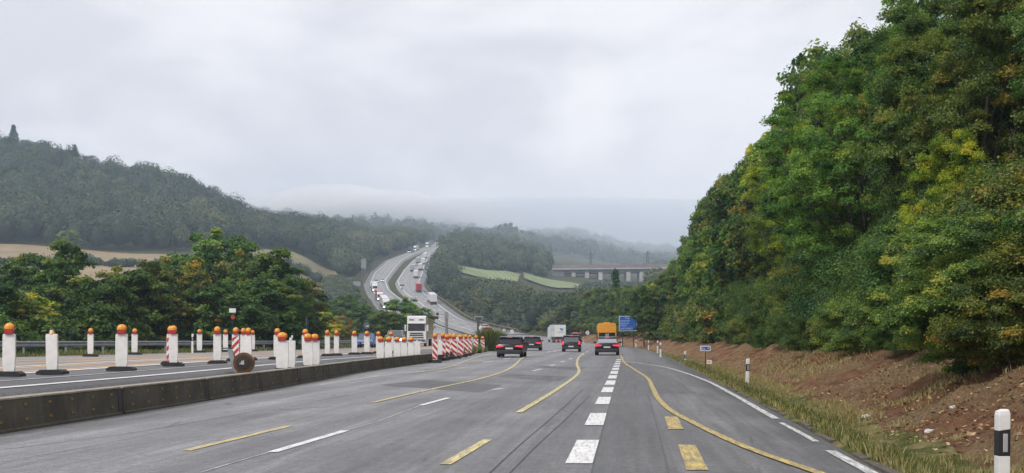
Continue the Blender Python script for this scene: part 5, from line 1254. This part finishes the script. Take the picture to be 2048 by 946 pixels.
park(car('estate_car', 'p_black', 4.7, 1.86, 1.46), 1065.5, 124, -.07, lab='second black estate car, just ahead and right of the nearest one')
park(car('suv_car', 'p_black', 4.3, 1.78, 1.58, 'suv', tail_style='tall', glass='glass_light'), 1143.5, 114, -.08, lab='black compact off-roader with tall tail lights in the middle lane')
oc = park(car('suv_car', 'p_dark', 4.4, 1.8, 1.62, 'suv', lights='off'), 1151, 176, -.07, lab='dark car with an orange red roof load, hidden behind the off-roader', dz=.25)
MB().box(-.45, .45, -1.9, -.3, 1.62, 1.82, .8, .9).build('roof_load', M['orange_roof'], oc, bevel=.04)
park(car('saloon_car', 'p_navy', 4.75, 1.9, 1.44, 'sedan', glass='glass_sky'), 1214.5, 94, -.09, lab='dark blue saloon with red tail lights in the right lane')
park(car('hatchback_car', 'p_blue', 4.3, 1.8, 1.5, 'hatch', glass='glass_light', lights='off'), 733, 128, math.pi + .0, zL, lab='light blue car coming towards us behind the white beacons')
park(car('van', 'p_silver', 4.6, 1.9, 1.9, 'van', lights='off', head='head', glass='glass_light'), 792, 131, math.pi + .01, zL, 'silver grey van coming towards us with a glaring headlight', 'van')

# white container lorry ahead
def box_truck(name, side, rear, L_=12.5, H_=4.0, z0=1.25, extras=None, cabcol='p_white', tl='tail_off', W=2.55, lod=0):
    rt = empty(name); hw = W / 2
    MB().box(-hw, hw, -L_ / 2, L_ / 2, z0, H_).build('cargo_box', M[side], rt, bevel=.04)
    dm = MB()
    for s in (-1, 1): dm.box(min(0, s * (hw - .12)) + (.02 if s > 0 else 0), max(0, s * (hw - .12)) - (.02 if s < 0 else 0), -L_ / 2 - .03, -L_ / 2 - .003, z0 + .08, H_ - .12)
    dm.build('rear_doors', M[rear], rt)
    MB().box(-hw * .4, hw * .4, -L_ / 2 + .1, L_ / 2 + .8, .75, z0 - .01).build('chassis', M['black'], rt)
    MB().box(-hw * .95, hw * .95, -L_ / 2 - .05, -L_ / 2 + .15, .5, .72).build('rear_bumper', M['orange_roof'] if tl == 'stripe' else M['black'], rt)
    for s in (-1, 1): MB().box(s * hw * .62, s * hw * .94, -L_ / 2 - .07, -L_ / 2, .78, .94).build('tail_light', M['tail' if tl == 'tail' else 'tail_off'], rt)
    for yy in (-L_ / 2 + 1.4, -L_ / 2 + 2.7, L_ / 2 + 1.3):
        for s in (-1, 1): wheel(rt, s * (hw - .03), yy, .5, .34)
    yc = L_ / 2 + .5
    cb = MB(); cb.loft([[(-hw * s, y, .65), (hw * s, y, .65), (hw * s, y, zt), (-hw * s, y, zt)] for y, s, zt in ((yc, .97, 3.6), (yc + 1.6, .97, 3.5), (yc + 2.1, .93, 2.9), (yc + 2.25, .9, 1.4))]); cb.build('cab', M[cabcol], rt, bevel=.06)
    MB().box(-hw * .82, hw * .82, yc + 1.98, yc + 2.2, 1.75, 2.6, .96).build('windscreen', M['glass'], rt)
    return rt
tr = box_truck('lorry', 'p_white', 'sign_white', 6.5, 3.95, 1.28, tl='stripe')
for (a, b_, c, d_) in ((-.15, .62, 3.05, 3.18), (.02, .62, 2.80, 3.05), (.30, .62, 2.6, 2.74)): MB().prism([(a, c), (b_, c), (b_, d_), (a - .08, d_)], -3.30, -3.285, 'y').build('blue_mark', M['cargo_blue'], tr)
tx = MB(); glyphs(tx, -.75, .85, 2.25, .17, -3.30, 4, .7); tx.build('lettering', M['cargo_text'], tr)
tx = MB(); [tx.box(-1.292, -1.28, a, a + .5, 2.6, 3.1) for a in (-2.0, .4)]; tx.build('side_lettering', M['cargo_text'], tr)
register(tr); park(tr, 1115, 262, .15, lab='white box lorry with a blue mark on its rear doors, bending left ahead', cat='lorry', dz=-.1)
# orange vehicle behind the dark saloon
rt = empty('orange_truck'); hw = 1.27
MB().prism([(-hw, 2.25), (hw, 2.25), (hw, 3.45), (hw * .88, 3.78), (-hw * .88, 3.78), (-hw, 3.45)], -4.2, 4.2, 'y').build('upper_body', M['p_orange'], rt, bevel=.05)
MB().box(-.5, .45, -3.9, -1.5, 3.782, 3.92, .9).build('roof_hatch', M['p_orange'], rt, bevel=.03)
MB().box(-hw + .01, hw - .01, -3.95, 4.1, .8, 2.245).build('lower_body', M['glass'], rt)
for s in (-1, 1): MB().box(min(s * .42, s * hw), max(s * .42, s * hw), -4.15, -3.97, .85, 1.45).build('rear_panel', M['p_white'], rt, bevel=.03)
mb = MB(); mb.box(-.33, .33, -4.22, -3.97, 1.0, 2.1, .7); mb.tube((-.2, -4.2, 1.1), (-.2, -4.2, 2.2), .05); mb.tube((.2, -4.2, 1.1), (.2, -4.2, 2.2), .05); mb.build('rear_machinery', M['grey_steel'], rt)
for s in (-1, 1):
    MB().box(s * (hw - .12), s * hw, -4.19, -3.9, 1.45, 2.245).build('corner_post', M['p_orange'], rt); MB().box(s * .75, s * 1.12, -4.17, -4.151, .92, 1.05).build('tail_light', M['tail'], rt)
    MB().box(s * (hw + .01), s * (hw + .22), 3.2, 3.4, 2.0, 2.6).build('mirror', M['black'], rt)
    for yy in (-2.6, -1.3, 3.0): wheel(rt, s * (hw - .03), yy, .5, .34)
MB().box(-hw * .9, hw * .9, -4.1, -3.9, .5, .78).build('rear_bumper', M['black'], rt)
register(rt); park(rt, 1212.5, 168, -.05, lab='tall vehicle with an orange upper body and dark open rear, ahead of the dark saloon', cat='truck'); rt.scale = (1, 1, .87)

# white oncoming articulated lorry
rt = empty('articulated_lorry'); hw = 1.25
MB().loft([[(-hw * s, y, .45), (hw * s, y, .45), (hw * s, y, zt), (-hw * s, y, zt)] for y, s, zt in ((-2.1, .98, 3.9), (-.5, .98, 3.92), (.0, .95, 3.72), (.12, .95, 2.9), (.22, .97, 1.9), (.30, .97, .9), (.26, .93, .45))]).build('cab', M['p_white'], rt, bevel=.07)
MB().loft([[(-hw * s, y, z) , (hw * s, y, z), (hw * s, y + .05, z + .02), (-hw * s, y + .05, z + .02)] for y, z, s in ((.10, 3.02, .93), (.32, 2.98, .95), (.40, 2.92, .9))]).build('sun_visor', M['p_white'], rt)
MB().prism([(-hw * .86, 1.98), (hw * .86, 1.98), (hw * .84, 2.86), (-hw * .84, 2.86)], .17, .262, 'y').build('windscreen', M['glass'], rt, bevel=.03)
for z_, w_ in ((.75, .8), (1.05, .75), (1.35, .7), (1.62, .66)): MB().box(-hw * w_, hw * w_, .27, .33, z_, z_ + .14).build('grille_bar', M['black'], rt, bevel=.02)
for s in (-1, 1):
    MB().box(s * .32, s * .92, .0, .1, 3.34, 3.46).build('roof_lamp', M['glass'], rt); MB().box(s * .72, s * 1.12, .27, .33, .62, .86).build('headlight', M['glass_light'], rt, bevel=.02)
    MB().box(s * 1.30, s * 1.52, .05, .25, 1.95, 2.75).build('mirror', M['p_white'], rt, bevel=.04); wheel(rt, s * (hw - .03), -.9, .5, .32); wheel(rt, s * (hw - .03), -12.2, .5, .34); wheel(rt, s * (hw - .03), -10.8, .5, .34)
MB().box(-.26, .26, .33, .35, .5, .62).build('number_plate', M['plate'], rt)
MB().box(-1.27, 1.27, -15.2, -2.5, 1.05, 3.72).build('trailer', M['p_tan'], rt, bevel=.04); MB().box(-.5, .5, -15, -2.2, .7, 1.045).build('chassis', M['black'], rt)
register(rt); park(rt, 833, 150, math.pi + .01, zL, 'white articulated lorry with a tan trailer coming towards us', 'lorry', dz=-.02)

# traffic on the far hillside
def far_lorry(col, front, cab='p_white'):
    rt = empty('lorry'); MB().box(-1.27, 1.27, -9 if front else -7, 4.4, 1.1, 4.0).build('trailer', M[col], rt, bevel=.05)
    MB().box(-1.2, 1.2, -8.9 if front else -6.9, 4.3, .55, 1.09).build('underside', M['black'], rt)
    MB().loft([[(-1.22 * s, y, .6), (1.22 * s, y, .6), (1.22 * s, y, zt), (-1.22 * s, y, zt)] for y, s, zt in ((4.9, 1, 3.8), (6.4, 1, 3.7), (6.9, .96, 2.9), (7.05, .94, .9))]).build('cab', M[cab], rt, bevel=.06)
    MB().box(-1.0, 1.0, 6.86, 7.12, 1.75, 2.7).build('windscreen', M['glass'], rt)
    for s in (-1, 1):
        MB().box(s * .6, s * 1.1, 7.0, 7.1, .75, 1.0).build('headlight', M['head_warm'], rt)
        MB().box(s * .7, s * 1.15, -9.08 if front else -7.08, -9.0 if front else -7.0, .75, 1.0).build('tail_light', M['tail_off'], rt)
        for yy in (-7.5 if front else -5.5, 5.8): wheel(rt, s * 1.22, yy, .5, .34)
    return rt
farproto = {}
def far_vehicle(kind, x, row, zf, lab, sx=1.0):
    oncoming = kind.endswith('_front')
    if kind not in farproto:
        if kind.startswith('lorry'): c = kind.split('_')[1]; p_ = far_lorry('p_' + c, oncoming, 'p_white' if c != 'dark' else 'p_dark')
        else: c = kind.split('_')[1]; p_ = car('car', 'p_' + c, 4.5, 1.85, 1.5, 'estate', 'on' if not oncoming else 'off', head='head_warm' if oncoming else None)
        register(p_); farproto[kind] = p_; o = p_
    else: o = copy_tree(farproto[kind])
    ys = np.arange(340, 1235, .5); rows = HZ - (zf(ys) + .15 - EYE) * F / ys; Y = float(ys[np.argmin(np.abs(rows - row))])
    X = (x - 1024) * Y / F; f = Ll if zf is zL else Rr
    lo_, hi_ = (float(Ll(Y)) + 2.5, float(Lr(Y)) - 2.3) if zf is zL else (float(Rl(Y)) + 2.3, float(Rr(Y)) - 2.5)
    X = min(max(X, lo_), hi_)
    slope = math.atan2(float(zf(Y + 6)) - float(zf(Y - 6)), 12); hdg = math.atan2(-(float(f(Y + 6)) - float(f(Y - 6))), 12)
    o.location = (X, Y, float(zf(Y)) + .16)
    o.rotation_euler = (slope, 0, hdg) if not oncoming else (-slope, 0, hdg + math.pi)
    tag(o, lab, 'lorry' if kind.startswith('lorry') else 'car', 'oncoming traffic on the far hill' if oncoming else 'traffic climbing the far hill'); return o
for a in [('lorry_white_rear', 864, 606, zR, 'white lorry seen from behind, lowest on the climbing side'), ('lorry_red_rear', 837, 583, zR, 'red lorry seen from behind on the far hill'),
          ('lorry_white_rear', 832, 555, zR, 'white lorry just above the red one'), ('lorry_white_rear', 841, 539.5, zR, 'white lorry in the right lane halfway up the queue'),
          ('lorry_silver_rear', 825, 542, zR, 'pale lorry at the left side of the queue'), ('lorry_white_rear', 847, 528, zR, 'white lorry in the right lane of the upper queue'),
          ('lorry_silver_rear', 836, 526, zR, 'pale lorry in the middle of the upper queue'), ('lorry_white_rear', 851, 516, zR, 'topmost lorry of the climbing queue'),
          ('car_white_rear', 833, 531, zR, 'white van-like car squeezed into the climbing queue'), ('car_dark_rear', 824, 532, zR, 'dark car leading the left side of the queue'),
          ('lorry_white_front', 768, 615, zL, 'white lorry coming down with headlights, lowest of all'), ('lorry_red_front', 758, 600, zL, 'red truck coming down right behind the lowest white lorry'),
          ('lorry_white_front', 749, 582, zL, 'white lorry coming down in the bend'), ('car_teal_front', 753, 565, zL, 'pale green car coming down above the bend'),
          ('car_white_front', 767, 563, zL, 'white car beside the pale green one'), ('car_dark_front', 738, 580, zL, 'dark car at the outer edge of the bend'),
          ('lorry_dark_front', 818, 504.5, zL, 'dark lorry on the upper slope coming down'), ('lorry_white_front', 829, 501, zL, 'white lorry next to the dark one on the upper slope'),
          ('lorry_silver_front', 855, 493.5, zL, 'pale lorry alone on the upper slope'), ('lorry_dark_front', 875, 487, zL, 'dark lorry below the hilltop'),
          ('car_white_front', 893, 482, zL, 'white car with bright lights at the hilltop'), ('lorry_white_front', 899, 480.5, zL, 'white lorry just coming over the hilltop'), ('car_white_front', 905, 480, zL, 'rightmost white car at the hilltop')]:
    far_vehicle(*a)
# queue in the dip ahead of the bend
for i, (x, row, c, lab) in enumerate([(975, 657, 'red', 'red car in the queue where the road dips'), (968, 650, 'white', 'white car in the queue beyond the dip')]):
    o = car('car', 'p_' + c, 4.5, 1.85, 1.5); Y = 345 + i * 22; o.location = ((x - 1024) * Y / F, Y, float(zR(Y)) + .3); o.rotation_euler = (.08, 0, .32); tag(o, lab, 'car')

# ------------------------------------------------------------------ viaduct and pylons across the valley
Yb = 900.0; xa = P(1105, 0, Yb)[0]; xb = P(1420, 0, Yb)[0]; zt = P(0, 537, Yb)[2]; rt = empty('viaduct', (xa, Yb, zt)); tag(rt, 'concrete viaduct crossing the valley on slab piers', 'bridge')
Lb = xb - xa; sl_ = .010
def bb(x0, x1, y0, y1, z0, z1): 
    m_ = MB(); m_.add([(x, y, z + sl_ * x) for x, y, z in [(x0, y0, z0), (x1, y0, z0), (x1, y1, z0), (x0, y1, z0), (x0, y0, z1), (x1, y0, z1), (x1, y1, z1), (x0, y1, z1)]], [(3, 2, 1, 0), (4, 5, 6, 7), (0, 1, 5, 4), (1, 2, 6, 5), (2, 3, 7, 6), (3, 0, 4, 7)]); return m_
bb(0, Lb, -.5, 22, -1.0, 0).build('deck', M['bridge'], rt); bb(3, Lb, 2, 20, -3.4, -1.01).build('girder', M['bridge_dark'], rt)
bb(0, Lb, -.3, .1, .01, 2.6).build('parapet', M['bridge_rail'], rt)
for x_ in (1147, 1174, 1201, 1229, 1257, 1283, 1310, 1340, 1370):
    px = P(x_, 0, Yb)[0] - xa; MB().box(px - 1.5, px + 1.5, -.2, 18, -40, -3.42 + sl_ * px).build('pier', M['bridge'], rt)
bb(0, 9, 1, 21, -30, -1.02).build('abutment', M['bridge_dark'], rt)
for i, (x_, lab) in enumerate([(1129, 'left white car crossing the viaduct'), (1155, 'right white car crossing the viaduct')]):
    o = copy_tree(farproto['car_white_front']); o.location = (P(x_, 0, Yb + 6)[0], Yb + 6, zt + sl_ * (P(x_, 0, Yb)[0] - xa) + 1.5); o.rotation_euler = (0, 0, math.pi / 2); o.scale = (1, 1, 1.0); tag(o, lab, 'car', 'cars on the viaduct')
for i, (x_, top, Y, lab) in enumerate([(1181, 503, 1010, 'lattice pylon standing left behind the viaduct'), (1207, 512, 1180, 'smaller lattice pylon in the middle behind the viaduct'), (1295, 502, 1050, 'thin lattice pylon right behind the viaduct')]):
    X, _, z1_ = P(x_, top, Y); z0_ = P(0, 548, Y)[2]; h = z1_ - z0_; rt = empty('pylon', (X, Y, z0_)); tag(rt, lab, 'pylon', 'pylons behind the viaduct'); mb = MB(); b0, b1 = h * .09, h * .015; n = 7
    lv = [(h * (1 - (1 - k / n) ** 1.25), b0 + (b1 - b0) * (1 - (1 - k / n) ** 1.3)) for k in range(n + 1)]
    for sx, sy in ((-1, -1), (1, -1), (1, 1), (-1, 1)):
        mb.path([(sx * w_, sy * w_, z) for z, w_ in lv], [.16] * (n + 1), 4)
    for k in range(n):
        (za, wa), (zb_, wb) = lv[k], lv[k + 1]
        for s in (-1, 1): mb.tube((-wa, s * wa, za), (wb, s * wb, zb_), .09, n=4); mb.tube((wa, s * wa, za), (-wb, s * wb, zb_), .09, n=4)
    mb.build('lattice_tower', M['dark_steel'], rt)
    for f_, w_ in ((.70, .26), (.86, .18)):
        m2 = MB(); m2.tube((-h * w_, 0, h * f_), (h * w_, 0, h * f_), .14, n=4); m2.tube((-h * w_, 0, h * f_), (0, 0, h * f_ + h * .06), .08, n=4); m2.tube((h * w_, 0, h * f_), (0, 0, h * f_ + h * .06), .08, n=4); m2.build('cross_arm', M['dark_steel'], rt)
# litter on the bank
M['litter_white'] = simple('litter_white', (.7, .7, .68), .6); M['litter_orange'] = simple('litter_orange', (.75, .38, .05), .6)
import mathutils
for i, (x_, row, c, lab) in enumerate([(1742, 836, 'white', 'crumpled white paper lying on the bank above the verge'), (1898, 823, 'white', 'scrap of white plastic on the bank near the shrubs'), (1875, 865, 'white', 'crumpled white bag low on the bank'), (1698, 838, 'orange', 'bit of orange litter at the foot of the bank')]):
    Y = F * (EYE + .2) / (row - HZ)
    for _ in range(30):
        X = (x_ - 1024) * Y / F; z = float(bank_z(np.array(max(0.1, X - float(Rr(Y)))), np.array(Y))); Y = .6 * Y + .4 * F * (EYE - z) / (row - HZ)
    mb = MB(); mb.ball((0, 0, .03), .085, 1.3, .9, .6, 9, 6); me = mb.mesh('litter', M['litter_' + c]); rd = random.Random(i)
    for v_ in me.vertices: v_.co *= rd.uniform(.65, 1.25)
    o = link(bpy.data.objects.new('litter', me)); o.location = (X, Y, z + .01); o.rotation_euler = (0, .2, i); tag(o, lab, 'litter')
for o in list(COL.objects):
    if o.type == 'EMPTY' and o.parent is None and not o.children: bpy.data.objects.remove(o)
print('objects', len(COL.objects))
